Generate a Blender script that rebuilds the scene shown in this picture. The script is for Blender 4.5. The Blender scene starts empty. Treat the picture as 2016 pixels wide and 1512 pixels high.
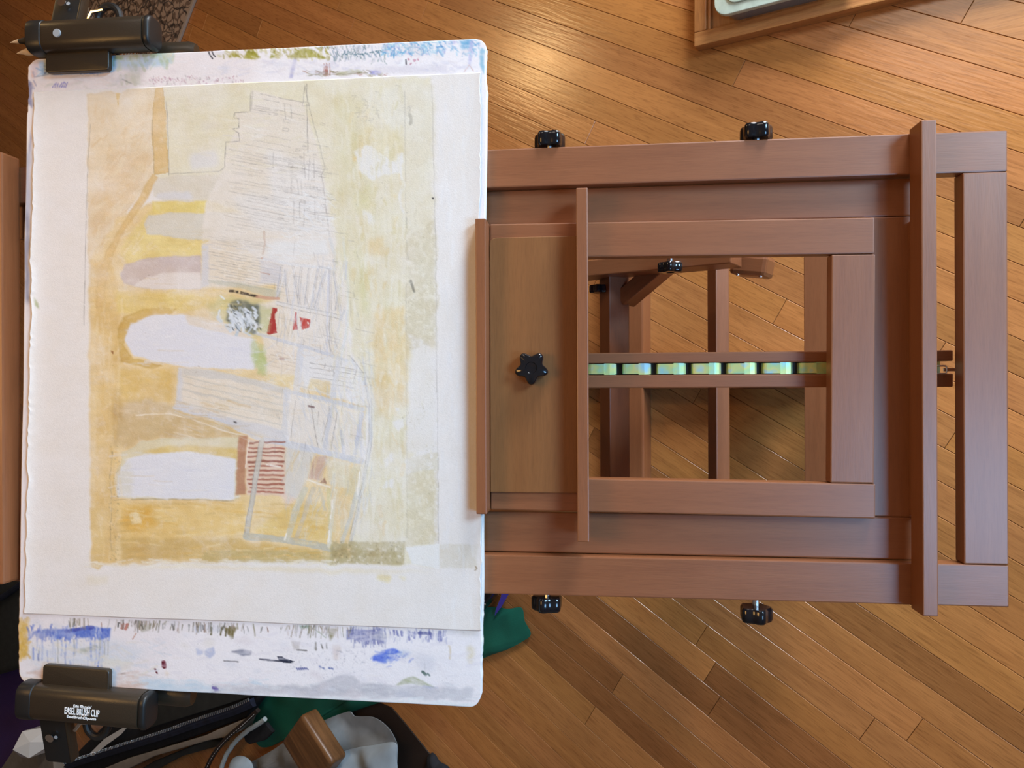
import bpy, bmesh, math, random
import numpy as np
from mathutils import Vector, Matrix, Euler

random.seed(7)
rng = np.random.default_rng(11)
SC = bpy.context.scene
COL = SC.collection

# ------------------------------------------------------------------ camera, world, light
FPX = 1515.0                      # focal length in pixels of the 2016 x 1512 frame
CAM_H = 1.62                      # camera height above the floor
TILT = math.radians(33.4)         # camera tilt away from straight down
ROLL = math.radians(-0.22)
PHI = math.radians(27.1)          # the easel panel leans this far from horizontal
DIST = 0.85                       # camera to panel face along the view axis

cam_data = bpy.data.cameras.new('camera')
cam = bpy.data.objects.new('camera', cam_data)
COL.objects.link(cam)
cam_data.sensor_fit = 'HORIZONTAL'
cam_data.sensor_width = 36.0
cam_data.lens = 36.0 * FPX / 2016.0
cam_data.clip_start = 0.02
cam.location = (0, 0, CAM_H)
CAM_ROT = Matrix.Rotation(TILT, 3, 'Y') @ Matrix.Rotation(ROLL, 3, 'Z')
cam.rotation_euler = CAM_ROT.to_euler()
SC.camera = cam

world = bpy.data.worlds.new('daylight_outside')
SC.world = world
world.use_nodes = True
bg = world.node_tree.nodes['Background']
bg.inputs[0].default_value = (0.55, 0.75, 1.0, 1)
bg.inputs[1].default_value = 0.6

def area_light(name, loc, target, size, power, color, size_y=None):
    d = bpy.data.lights.new(name, 'AREA')
    d.shape = 'RECTANGLE'
    d.size = size
    d.size_y = size_y or size
    d.energy = power
    d.color = color
    o = bpy.data.objects.new(name, d)
    COL.objects.link(o)
    o.location = loc
    o.rotation_euler = (Vector(target) - Vector(loc)).to_track_quat('-Z', 'Y').to_euler()
    return o

COOL, WARM = (0.45, 0.74, 1.0), (1.0, 0.54, 0.17)
area_light('window_daylight', (3.2, 1.7, 2.1), (-0.5, 0.1, 0.7), 1.1, 156, COOL, 1.2)
area_light('high_window_daylight', (1.72, -0.42, 1.90), (0.0, -0.35, 0.9), 0.64, 27, (0.30, 0.60, 1.0), 0.68)
added_door_light = area_light('added_door_daylight', (0.60, 2.52, 0.75), (0.0, 0.5, 0.1), 0.76, 80, (0.90, 0.95, 1.0), 1.36)  # unseen source, added to brighten the floor near the back wall
added_door_light.data.spread = math.radians(120)
area_light('ceiling_lamp_light', (-2.45, 1.98, 2.42), (-2.45, 1.9, 0.0), 0.11, 11, (1.0, 0.66, 0.30))
area_light('added_floor_sheen_light', (-0.15, 1.75, 2.45), (-0.15, 1.75, 0.0), 0.8, 7.5, (1.0, 0.88, 0.76))  # added lamp that lays a soft sheen on the floor
area_light('overhead_lamp_light', (-0.78, 0.12, 2.42), (-0.78, 0.12, 0.0), 0.5, 7.6, WARM)

SC.cycles.max_bounces = 7
SC.cycles.diffuse_bounces = 3
SC.cycles.glossy_bounces = 3
SC.view_settings.view_transform = 'Standard'
SC.view_settings.look = 'None'
SC.view_settings.exposure = 0.0
SC.view_settings.gamma = 1.0
SC.view_settings.use_curve_mapping = False

# ------------------------------------------------------------------ geometry of the place
FWD = CAM_ROT @ Vector((0, 0, -1))
RGT = CAM_ROT @ Vector((1, 0, 0))
UPV = CAM_ROT @ Vector((0, 1, 0))
CAMP = Vector((0, 0, CAM_H))
P0 = CAMP + Vector((-math.sin(TILT), 0, -math.cos(TILT))) * DIST     # panel origin
PROT = Matrix.Rotation(PHI, 3, 'Y')
PEUL = PROT.to_euler()
PINV = PROT.transposed()

def ray(u, v):
    return RGT * ((u - 1008) / FPX) - UPV * ((v - 756) / FPX) + FWD

def EP(u, v, h=0.0):
    """where the sight line meets the panel-parallel plane at height h: (a down the panel, b across)"""
    c = PINV @ (CAMP - P0)
    d = PINV @ ray(u, v)
    k = (h - c.z) / d.z
    p = c + d * k
    return p.x, p.y

def WP(u, v, z=0.0):
    d = ray(u, v)
    k = (z - CAM_H) / d.z
    p = CAMP + d * k
    return p.x, p.y

def panel_to_world(a, b, h):
    return P0 + PROT @ Vector((a, b, h))

# ------------------------------------------------------------------ materials
def new_mat(name):
    m = bpy.data.materials.new(name)
    m.use_nodes = True
    nt = m.node_tree
    return m, nt, nt.nodes['Principled BSDF']

def N(nt, kind, **kw):
    n = nt.nodes.new(kind)
    for k, v in kw.items():
        setattr(n, k, v)
    return n

def L(nt, a, b):
    nt.links.new(a, b)

def ramp(nt, fac, stops):
    r = N(nt, 'ShaderNodeValToRGB')
    el = r.color_ramp.elements
    while len(el) < len(stops):
        el.new(0.5)
    for e, (p, c) in zip(el, stops):
        e.position = p
        e.color = (*c, 1)
    L(nt, fac, r.inputs[0])
    return r.outputs[0]

def plain(name, col, rough=0.5, metal=0.0, bump=0.0, bscale=400, vary=0.0, vscale=20, trans=0.0, ior=1.45, coat=0.0):
    m, nt, b = new_mat(name)
    b.inputs['Base Color'].default_value = (*col, 1)
    b.inputs['Roughness'].default_value = rough
    b.inputs['Metallic'].default_value = metal
    b.inputs['Transmission Weight'].default_value = trans
    b.inputs['IOR'].default_value = ior
    b.inputs['Coat Weight'].default_value = coat
    tc = N(nt, 'ShaderNodeTexCoord')
    if vary:
        ns = N(nt, 'ShaderNodeTexNoise')
        ns.inputs['Scale'].default_value = vscale
        ns.inputs['Detail'].default_value = 5
        L(nt, tc.outputs['Object'], ns.inputs['Vector'])
        c = ramp(nt, ns.outputs['Fac'], [(0.3, tuple(x * (1 - vary) for x in col)), (0.7, tuple(min(1, x * (1 + vary)) for x in col))])
        L(nt, c, b.inputs['Base Color'])
    if bump:
        nb = N(nt, 'ShaderNodeTexNoise')
        nb.inputs['Scale'].default_value = bscale
        L(nt, tc.outputs['Object'], nb.inputs['Vector'])
        bp = N(nt, 'ShaderNodeBump')
        bp.inputs['Strength'].default_value = bump
        bp.inputs['Distance'].default_value = 0.001
        L(nt, nb.outputs['Fac'], bp.inputs['Height'])
        L(nt, bp.outputs[0], b.inputs['Normal'])
    return m

def wood(name, dark, light, axis=0, rough=0.38, stretch=14.0, scale=28, pores=True, coat=0.0, spec=0.5):
    m, nt, b = new_mat(name)
    tc = N(nt, 'ShaderNodeTexCoord')
    mp = N(nt, 'ShaderNodeMapping')
    sc = [scale * 1.0] * 3
    sc[axis] = scale / stretch
    mp.inputs['Scale'].default_value = sc
    L(nt, tc.outputs['Object'], mp.inputs['Vector'])
    n1 = N(nt, 'ShaderNodeTexNoise')
    n1.inputs['Scale'].default_value = 3.0
    n1.inputs['Detail'].default_value = 6
    n1.inputs['Distortion'].default_value = 0.6
    L(nt, mp.outputs[0], n1.inputs['Vector'])
    col = ramp(nt, n1.outputs['Fac'], [(0.28, dark), (0.72, light)])
    n2 = N(nt, 'ShaderNodeTexNoise')
    n2.inputs['Scale'].default_value = 26
    n2.inputs['Detail'].default_value = 3
    L(nt, mp.outputs[0], n2.inputs['Vector'])
    mx = N(nt, 'ShaderNodeMix', data_type='RGBA', blend_type='MULTIPLY')
    mx.inputs[0].default_value = 0.45 if pores else 0.2
    L(nt, col, mx.inputs[6])
    L(nt, ramp(nt, n2.outputs['Fac'], [(0.33, (0.55, 0.52, 0.5)), (0.52, (1, 1, 1))]), mx.inputs[7])
    L(nt, mx.outputs[2], b.inputs['Base Color'])
    b.inputs['Roughness'].default_value = rough
    b.inputs['Coat Weight'].default_value = coat
    b.inputs['Coat Roughness'].default_value = 0.32
    b.inputs['Specular IOR Level'].default_value = spec
    bp = N(nt, 'ShaderNodeBump')
    bp.inputs['Strength'].default_value = 0.12
    bp.inputs['Distance'].default_value = 0.0006
    L(nt, n2.outputs['Fac'], bp.inputs['Height'])
    L(nt, bp.outputs[0], b.inputs['Normal'])
    return m

def attr_paint(name, attr, rough=0.75, bump=0.25, bscale=900, mottled=0.05):
    """pigment laid on a surface: colour comes from the mesh's own colour layer, paper tooth from noise"""
    m, nt, b = new_mat(name)
    at = N(nt, 'ShaderNodeAttribute', attribute_name=attr)
    tc = N(nt, 'ShaderNodeTexCoord')
    nb = N(nt, 'ShaderNodeTexNoise')
    nb.inputs['Scale'].default_value = bscale
    nb.inputs['Detail'].default_value = 4
    L(nt, tc.outputs['Object'], nb.inputs['Vector'])
    mx = N(nt, 'ShaderNodeMix', data_type='RGBA', blend_type='MULTIPLY')
    mx.inputs[0].default_value = 1.0
    L(nt, at.outputs['Color'], mx.inputs[6])
    L(nt, ramp(nt, nb.outputs['Fac'], [(0.3, (1 - mottled,) * 3), (0.7, (1, 1, 1))]), mx.inputs[7])
    L(nt, mx.outputs[2], b.inputs['Base Color'])
    b.inputs['Roughness'].default_value = rough
    b.inputs['Specular IOR Level'].default_value = 0.25
    bp = N(nt, 'ShaderNodeBump')
    bp.inputs['Strength'].default_value = bump
    bp.inputs['Distance'].default_value = 0.0004
    L(nt, nb.outputs['Fac'], bp.inputs['Height'])
    L(nt, bp.outputs[0], b.inputs['Normal'])
    return m

def plank_mat():
    m, nt, b = new_mat('oiled_floor_wood')
    tc = N(nt, 'ShaderNodeTexCoord')
    oi = N(nt, 'ShaderNodeObjectInfo')
    mul = N(nt, 'ShaderNodeMath', operation='MULTIPLY')
    mul.inputs[1].default_value = 37.0
    L(nt, oi.outputs['Random'], mul.inputs[0])
    cmb = N(nt, 'ShaderNodeCombineXYZ')
    L(nt, mul.outputs[0], cmb.inputs[0]); L(nt, mul.outputs[0], cmb.inputs[1])
    add = N(nt, 'ShaderNodeVectorMath', operation='ADD')
    L(nt, tc.outputs['Object'], add.inputs[0]); L(nt, cmb.outputs[0], add.inputs[1])
    mp = N(nt, 'ShaderNodeMapping')
    mp.inputs['Scale'].default_value = (2.2, 26, 26)
    L(nt, add.outputs[0], mp.inputs['Vector'])
    n1 = N(nt, 'ShaderNodeTexNoise')
    n1.inputs['Scale'].default_value = 1.6; n1.inputs['Detail'].default_value = 5; n1.inputs['Distortion'].default_value = 0.9
    L(nt, mp.outputs[0], n1.inputs['Vector'])
    n2 = N(nt, 'ShaderNodeTexNoise')
    n2.inputs['Scale'].default_value = 13; n2.inputs['Detail'].default_value = 6; n2.inputs['Distortion'].default_value = 0.4
    L(nt, mp.outputs[0], n2.inputs['Vector'])
    at = N(nt, 'ShaderNodeAttribute', attribute_name='tint')
    m1 = N(nt, 'ShaderNodeMix', data_type='RGBA', blend_type='MULTIPLY'); m1.inputs[0].default_value = 1
    L(nt, at.outputs['Color'], m1.inputs[6])
    L(nt, ramp(nt, n1.outputs['Fac'], [(0.3, (0.84, 0.80, 0.76)), (0.7, (1.08, 1.07, 1.05))]), m1.inputs[7])
    m2 = N(nt, 'ShaderNodeMix', data_type='RGBA', blend_type='MULTIPLY'); m2.inputs[0].default_value = 0.42
    L(nt, m1.outputs[2], m2.inputs[6])
    L(nt, ramp(nt, n2.outputs['Fac'], [(0.34, (0.45, 0.40, 0.36)), (0.5, (1, 1, 1))]), m2.inputs[7])
    L(nt, m2.outputs[2], b.inputs['Base Color'])
    b.inputs['Roughness'].default_value = 0.21
    b.inputs['Specular IOR Level'].default_value = 0.6
    bp = N(nt, 'ShaderNodeBump'); bp.inputs['Strength'].default_value = 0.34; bp.inputs['Distance'].default_value = 0.0012
    n3 = N(nt, 'ShaderNodeTexNoise'); n3.inputs['Scale'].default_value = 6; n3.inputs['Detail'].default_value = 5
    L(nt, mp.outputs[0], n3.inputs['Vector'])
    L(nt, n3.outputs['Fac'], bp.inputs['Height'])
    L(nt, bp.outputs[0], b.inputs['Normal'])
    return m

M = {}
M['easel_a'] = wood('easel_wood_lengthwise', (0.215, 0.072, 0.026), (0.255, 0.090, 0.034), 0, 0.40, pores=False, coat=0.35)
M['easel_b'] = wood('easel_wood_crosswise', (0.215, 0.072, 0.026), (0.255, 0.090, 0.034), 1, 0.40, pores=False, coat=0.35)
M['easel_panel'] = wood('easel_plywood', (0.20, 0.078, 0.022), (0.235, 0.094, 0.028), 1, 0.42, pores=False)
M['oak_a'] = wood('oak_lengthwise', (0.36, 0.14, 0.040), (0.54, 0.25, 0.08), 0, 0.4, stretch=18)
M['oak_b'] = wood('oak_crosswise', (0.36, 0.14, 0.040), (0.54, 0.25, 0.08), 1, 0.4, stretch=18)
M['oak_dark'] = wood('oak_aged', (0.10, 0.045, 0.018), (0.26, 0.12, 0.045), 0, 0.32, stretch=12, scale=24)
M['plank'] = plank_mat()
M['subfloor'] = plain('dark_subfloor', (0.05, 0.022, 0.01), 0.9)  # dark base showing in the gaps between planks
M['black_plastic'] = plain('black_glossy_plastic', (0.006, 0.006, 0.008), 0.16, coat=0.3)
M['clip'] = plain('black_satin_plastic', (0.030, 0.021, 0.013), 0.34, bump=0.12, bscale=900)  # brown tint puts a warm ceiling reflection into the black plastic
M['clip_dark'] = plain('black_matt_plastic', (0.010, 0.010, 0.010), 0.42)
M['steel'] = plain('bright_steel', (0.72, 0.72, 0.74), 0.2, 1.0)
M['grey_rivet'] = plain('grey_rivet', (0.30, 0.33, 0.36), 0.4)
M['white_ink'] = plain('white_ink', (0.85, 0.85, 0.85), 0.6)
M['ceramic'] = plain('white_glazed_ceramic', (0.86, 0.82, 0.76), 0.18, coat=0.4)
M['black_fabric'] = plain('black_fabric', (0.010, 0.010, 0.013), 0.9, bump=0.5, bscale=1500, vary=0.3, vscale=60)
M['navy_fabric'] = plain('navy_zipper_tape', (0.010, 0.014, 0.035), 0.8, bump=0.5, bscale=1200, vary=0.4, vscale=40)
M['charcoal'] = plain('charcoal_fabric', (0.030, 0.031, 0.028), 0.9, bump=0.5, bscale=1400, vary=0.2, vscale=30)
M['taupe'] = plain('taupe_lining', (0.26, 0.215, 0.17), 0.9, bump=0.3, bscale=1000, vary=0.1, vscale=30)
M['grey_cloth'] = plain('grey_cotton', (0.22, 0.225, 0.225), 0.95, bump=0.4, bscale=1500, vary=0.12, vscale=25)
M['pale_cloth'] = plain('pale_blue_grey_cotton', (0.36, 0.42, 0.46), 0.95, bump=0.4, bscale=1500, vary=0.1, vscale=25)
M['green'] = plain('green_sheet', (0.008, 0.105, 0.068), 0.55, bump=0.3, bscale=500, vary=0.2, vscale=12)
M['purple'] = plain('purple_tape', (0.055, 0.035, 0.26), 0.6)
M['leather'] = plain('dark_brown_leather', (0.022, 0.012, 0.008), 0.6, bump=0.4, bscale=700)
M['white_paper'] = plain('white_paper', (0.70, 0.69, 0.66), 0.8)
M['pale_rope'] = plain('pale_piping', (0.42, 0.47, 0.47), 0.9, bump=0.5, bscale=800)
M['bristle_dark'] = plain('dark_bristle', (0.012, 0.010, 0.008), 0.6)
M['bristle_pale'] = plain('pale_bristle', (0.50, 0.36, 0.22), 0.7)
M['handle'] = plain('brush_handle_lacquer', (0.05, 0.02, 0.01), 0.25)
M['pale_green_plastic'] = plain('pale_green_plastic', (0.50, 0.60, 0.52), 0.35, vary=0.12, vscale=60)
M['clear_plastic'] = plain('clear_plastic', (0.88, 0.86, 0.84), 0.12, trans=0.75, ior=1.3)
M['wall'] = plain('warm_beige_wall_paint', (0.28, 0.215, 0.155), 0.9, bump=0.1, bscale=300)
M['ceiling'] = plain('cream_ceiling_paint', (0.38, 0.32, 0.25), 0.9)
M['white_trim'] = plain('white_gloss_trim', (0.80, 0.80, 0.78), 0.35)
M['fringe'] = plain('cream_fringe', (0.48, 0.44, 0.38), 0.95)

def mat_mat():
    m, nt, b = new_mat('purple_foam_mat')
    tc = N(nt, 'ShaderNodeTexCoord')
    w = N(nt, 'ShaderNodeTexWave'); w.inputs['Scale'].default_value = 90; w.inputs['Distortion'].default_value = 0.4
    mp = N(nt, 'ShaderNodeMapping'); mp.inputs['Rotation'].default_value = (0, 0, 1.0)
    L(nt, tc.outputs['Object'], mp.inputs[0]); L(nt, mp.outputs[0], w.inputs[0])
    L(nt, ramp(nt, w.outputs['Fac'], [(0.2, (0.055, 0.022, 0.13)), (0.8, (0.11, 0.045, 0.24))]), b.inputs['Base Color'])
    b.inputs['Roughness'].default_value = 0.85
    bp = N(nt, 'ShaderNodeBump'); bp.inputs['Strength'].default_value = 0.5; bp.inputs['Distance'].default_value = 0.001
    L(nt, w.outputs['Fac'], bp.inputs['Height']); L(nt, bp.outputs[0], b.inputs['Normal'])
    return m
M['mat'] = mat_mat()

def zinc_mat():
    m, nt, b = new_mat('iridescent_zinc_plate')
    tc = N(nt, 'ShaderNodeTexCoord')
    geo = N(nt, 'ShaderNodeNewGeometry')
    sx = N(nt, 'ShaderNodeSeparateXYZ')
    L(nt, tc.outputs['Object'], sx.inputs[0])
    ns = N(nt, 'ShaderNodeTexNoise'); ns.inputs['Scale'].default_value = 55; ns.inputs['Detail'].default_value = 2
    L(nt, geo.outputs['Position'], ns.inputs['Vector'])
    L(nt, ramp(nt, ns.outputs['Fac'], [(0.30, (0.38, 0.74, 0.74)), (0.45, (0.58, 0.78, 0.36)), (0.56, (0.78, 0.80, 0.30)), (0.72, (0.42, 0.70, 0.80))]), b.inputs['Base Color'])
    b.inputs['Metallic'].default_value = 0.55
    b.inputs['Roughness'].default_value = 0.34
    return m
M['zinc'] = zinc_mat()

def rug_mat():
    m, nt, b = new_mat('rug_scroll_pattern')
    tc = N(nt, 'ShaderNodeTexCoord')
    n0 = N(nt, 'ShaderNodeTexNoise'); n0.inputs['Scale'].default_value = 16; n0.inputs['Detail'].default_value = 3
    L(nt, tc.outputs['Object'], n0.inputs['Vector'])
    mxv = N(nt, 'ShaderNodeMix', data_type='VECTOR'); mxv.inputs[0].default_value = 0.06
    L(nt, tc.outputs['Object'], mxv.inputs[4]); L(nt, n0.outputs['Color'], mxv.inputs[5])
    v = N(nt, 'ShaderNodeTexVoronoi', feature='DISTANCE_TO_EDGE'); v.inputs['Scale'].default_value = 26
    L(nt, mxv.outputs[1], v.inputs['Vector'])
    w = N(nt, 'ShaderNodeTexWave', wave_type='RINGS'); w.inputs['Scale'].default_value = 11; w.inputs['Distortion'].default_value = 9
    w.inputs['Detail'].default_value = 2; w.inputs['Detail Scale'].default_value = 2.5
    L(nt, tc.outputs['Object'], w.inputs['Vector'])
    c1 = ramp(nt, v.outputs['Distance'], [(0.02, (0.075, 0.056, 0.05)), (0.11, (0.36, 0.26, 0.20))])
    c2 = ramp(nt, w.outputs['Fac'], [(0.30, (0.42, 0.38, 0.37)), (0.55, (1, 1, 1))])
    mx = N(nt, 'ShaderNodeMix', data_type='RGBA', blend_type='MULTIPLY'); mx.inputs[0].default_value = 1
    L(nt, c1, mx.inputs[6]); L(nt, c2, mx.inputs[7]); L(nt, mx.outputs[2], b.inputs['Base Color'])
    b.inputs['Roughness'].default_value = 0.95
    return m
M['rug'] = rug_mat()
M['rug_border'] = plain('rug_binding', (0.36, 0.29, 0.24), 0.95, bump=0.6, bscale=900)

# ------------------------------------------------------------------ mesh helpers
def link(name, me, mat, parent=None, loc=(0, 0, 0), rot=None, smooth=False):
    o = bpy.data.objects.new(name, me)
    COL.objects.link(o)
    if mat is not None:
        me.materials.clear(); me.materials.append(mat)
    if smooth:
        for p in me.polygons: p.use_smooth = True
    loc = Vector(loc)
    if parent is not None:
        o.parent = parent
        pr = parent.rotation_euler.to_matrix()
        wl = parent.location
        pp = parent.parent
        if pp is not None:                       # sub-part: parent is itself a child
            ppr = pp.rotation_euler.to_matrix()
            wl = pp.location + ppr @ parent.location
            pr = ppr @ pr
        o.location = pr.transposed() @ (loc - wl)
        r = rot.to_matrix() if rot is not None else Matrix.Identity(3)
        o.rotation_euler = (pr.transposed() @ r).to_euler()
    else:
        o.location = loc
        if rot is not None: o.rotation_euler = rot
    return o

def tag(o, label=None, cat=None, group=None, kind=None):
    if label: o['label'] = label
    if cat: o['category'] = cat
    if group: o['group'] = group
    if kind: o['kind'] = kind
    return o

def empty(name, loc, rot=None):
    o = bpy.data.objects.new(name, None)
    COL.objects.link(o)
    o.empty_display_size = 0.05
    o.location = loc
    if rot is not None: o.rotation_euler = rot
    return o

def bm_mesh(bm, name):
    me = bpy.data.meshes.new(name)
    bm.normal_update()
    bm.to_mesh(me); bm.free()
    return me

def box_mesh(name, sx, sy, sz, bev=0.0015, seg=2):
    bm = bmesh.new()
    bmesh.ops.create_cube(bm, size=1)
    bmesh.ops.scale(bm, vec=(sx, sy, sz), verts=bm.verts)
    if bev > 0:
        bmesh.ops.bevel(bm, geom=bm.edges[:], offset=min(bev, sx * .4, sy * .4, sz * .4), segments=seg, affect='EDGES', profile=0.6)
    return bm_mesh(bm, name)

def pbox(name, a0, a1, b0, b1, h0, h1, mat, parent, bev=0.0015, yaw=0.0, seg=2):
    """box in panel coordinates (a down the panel, b across, h out of it)"""
    me = box_mesh(name, abs(a1 - a0), abs(b1 - b0), abs(h1 - h0), bev, seg)
    c = panel_to_world((a0 + a1) / 2, (b0 + b1) / 2, (h0 + h1) / 2)
    rot = (PROT @ Matrix.Rotation(yaw, 3, 'Z')).to_euler()
    return link(name, me, mat, parent, c, rot)

def wbox(name, c, s, mat, parent=None, rot=None, bev=0.0015):
    return link(name, box_mesh(name, *s, bev), mat, parent, c, rot)

def prism_mesh(name, pts, z0, z1, bev=0.0, seg=2, bev_all=True):
    """extrude an outline (x, y) from z0 to z1"""
    bm = bmesh.new()
    vs = [bm.verts.new((x, y, z0)) for x, y in pts]
    f = bm.faces.new(vs)
    r = bmesh.ops.extrude_face_region(bm, geom=[f])
    up = [e for e in r['geom'] if isinstance(e, bmesh.types.BMVert)]
    bmesh.ops.translate(bm, vec=(0, 0, z1 - z0), verts=up)
    bmesh.ops.recalc_face_normals(bm, faces=bm.faces[:])
    if bev > 0:
        ed = [e for e in bm.edges if abs(e.verts[0].co.z - e.verts[1].co.z) < 1e-6]
        bmesh.ops.bevel(bm, geom=ed, offset=bev, segments=seg, affect='EDGES', profile=0.5)
    return bm_mesh(bm, name)

def tube_mesh(name, pts, rad, seg=10, caps=True):
    """a tube along a polyline; rad is a number or one radius per point"""
    pts = [Vector(p) for p in pts]
    if not hasattr(rad, '__len__'): rad = [rad] * len(pts)
    bm = bmesh.new()
    rings = []
    up = Vector((0, 0, 1))
    for i, p in enumerate(pts):
        t = (pts[min(i + 1, len(pts) - 1)] - pts[max(i - 1, 0)]).normalized()
        ref = up if abs(t.dot(up)) < 0.9 else Vector((1, 0, 0))
        x = t.cross(ref).normalized(); y = t.cross(x).normalized()
        rings.append([bm.verts.new(p + (x * math.cos(2 * math.pi * k / seg) + y * math.sin(2 * math.pi * k / seg)) * rad[i]) for k in range(seg)])
    for r0, r1 in zip(rings, rings[1:]):
        for k in range(seg):
            bm.faces.new((r0[k], r0[(k + 1) % seg], r1[(k + 1) % seg], r1[k]))
    if caps:
        bm.faces.new(rings[0][::-1]); bm.faces.new(rings[-1])
    bmesh.ops.recalc_face_normals(bm, faces=bm.faces[:])
    return bm_mesh(bm, name)

def smooth_path(pts, n=8):
    """Catmull-Rom through points"""
    P = [Vector(p) for p in pts]
    P = [P[0] * 2 - P[1]] + P + [P[-1] * 2 - P[-2]]
    out = []
    for i in range(1, len(P) - 2):
        p0, p1, p2, p3 = P[i - 1:i + 3]
        for k in range(n):
            t = k / n
            out.append(0.5 * ((2 * p1) + (p2 - p0) * t + (2 * p0 - 5 * p1 + 4 * p2 - p3) * t * t + (3 * p1 - p0 - 3 * p2 + p3) * t ** 3))
    out.append(P[-2])
    return out

def auto_smooth(o, ang=0.6):
    for p in o.data.polygons: p.use_smooth = True
    try:
        o.data.set_sharp_from_angle(angle=ang)
    except Exception:
        pass
    return o

# ------------------------------------------------------------------ pigment canvas (numpy painter)
def vnoise(h, w, cell, seed):
    r = np.random.default_rng(seed)
    gh, gw = int(h / cell) + 3, int(w / cell) + 3
    g = r.random((gh, gw)).astype(np.float32)
    y = np.arange(h) / cell; x = np.arange(w) / cell
    yi = y.astype(int); xi = x.astype(int)
    fy = (y - yi)[:, None]; fx = (x - xi)[None, :]
    fy = fy * fy * (3 - 2 * fy); fx = fx * fx * (3 - 2 * fx)
    a = g[np.ix_(yi, xi)]; b_ = g[np.ix_(yi, xi + 1)]; c = g[np.ix_(yi + 1, xi)]; d = g[np.ix_(yi + 1, xi + 1)]
    return (a * (1 - fx) + b_ * fx) * (1 - fy) + (c * (1 - fx) + d * fx) * fy

def fnoise(h, w, cell, seed, octv=4):
    t = np.zeros((h, w), np.float32); s = 0; amp = 1
    for k in range(octv):
        t += vnoise(h, w, max(1.01, cell / 2 ** k), seed + k * 17) * amp
        s += amp; amp *= 0.55
    return t / s

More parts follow.
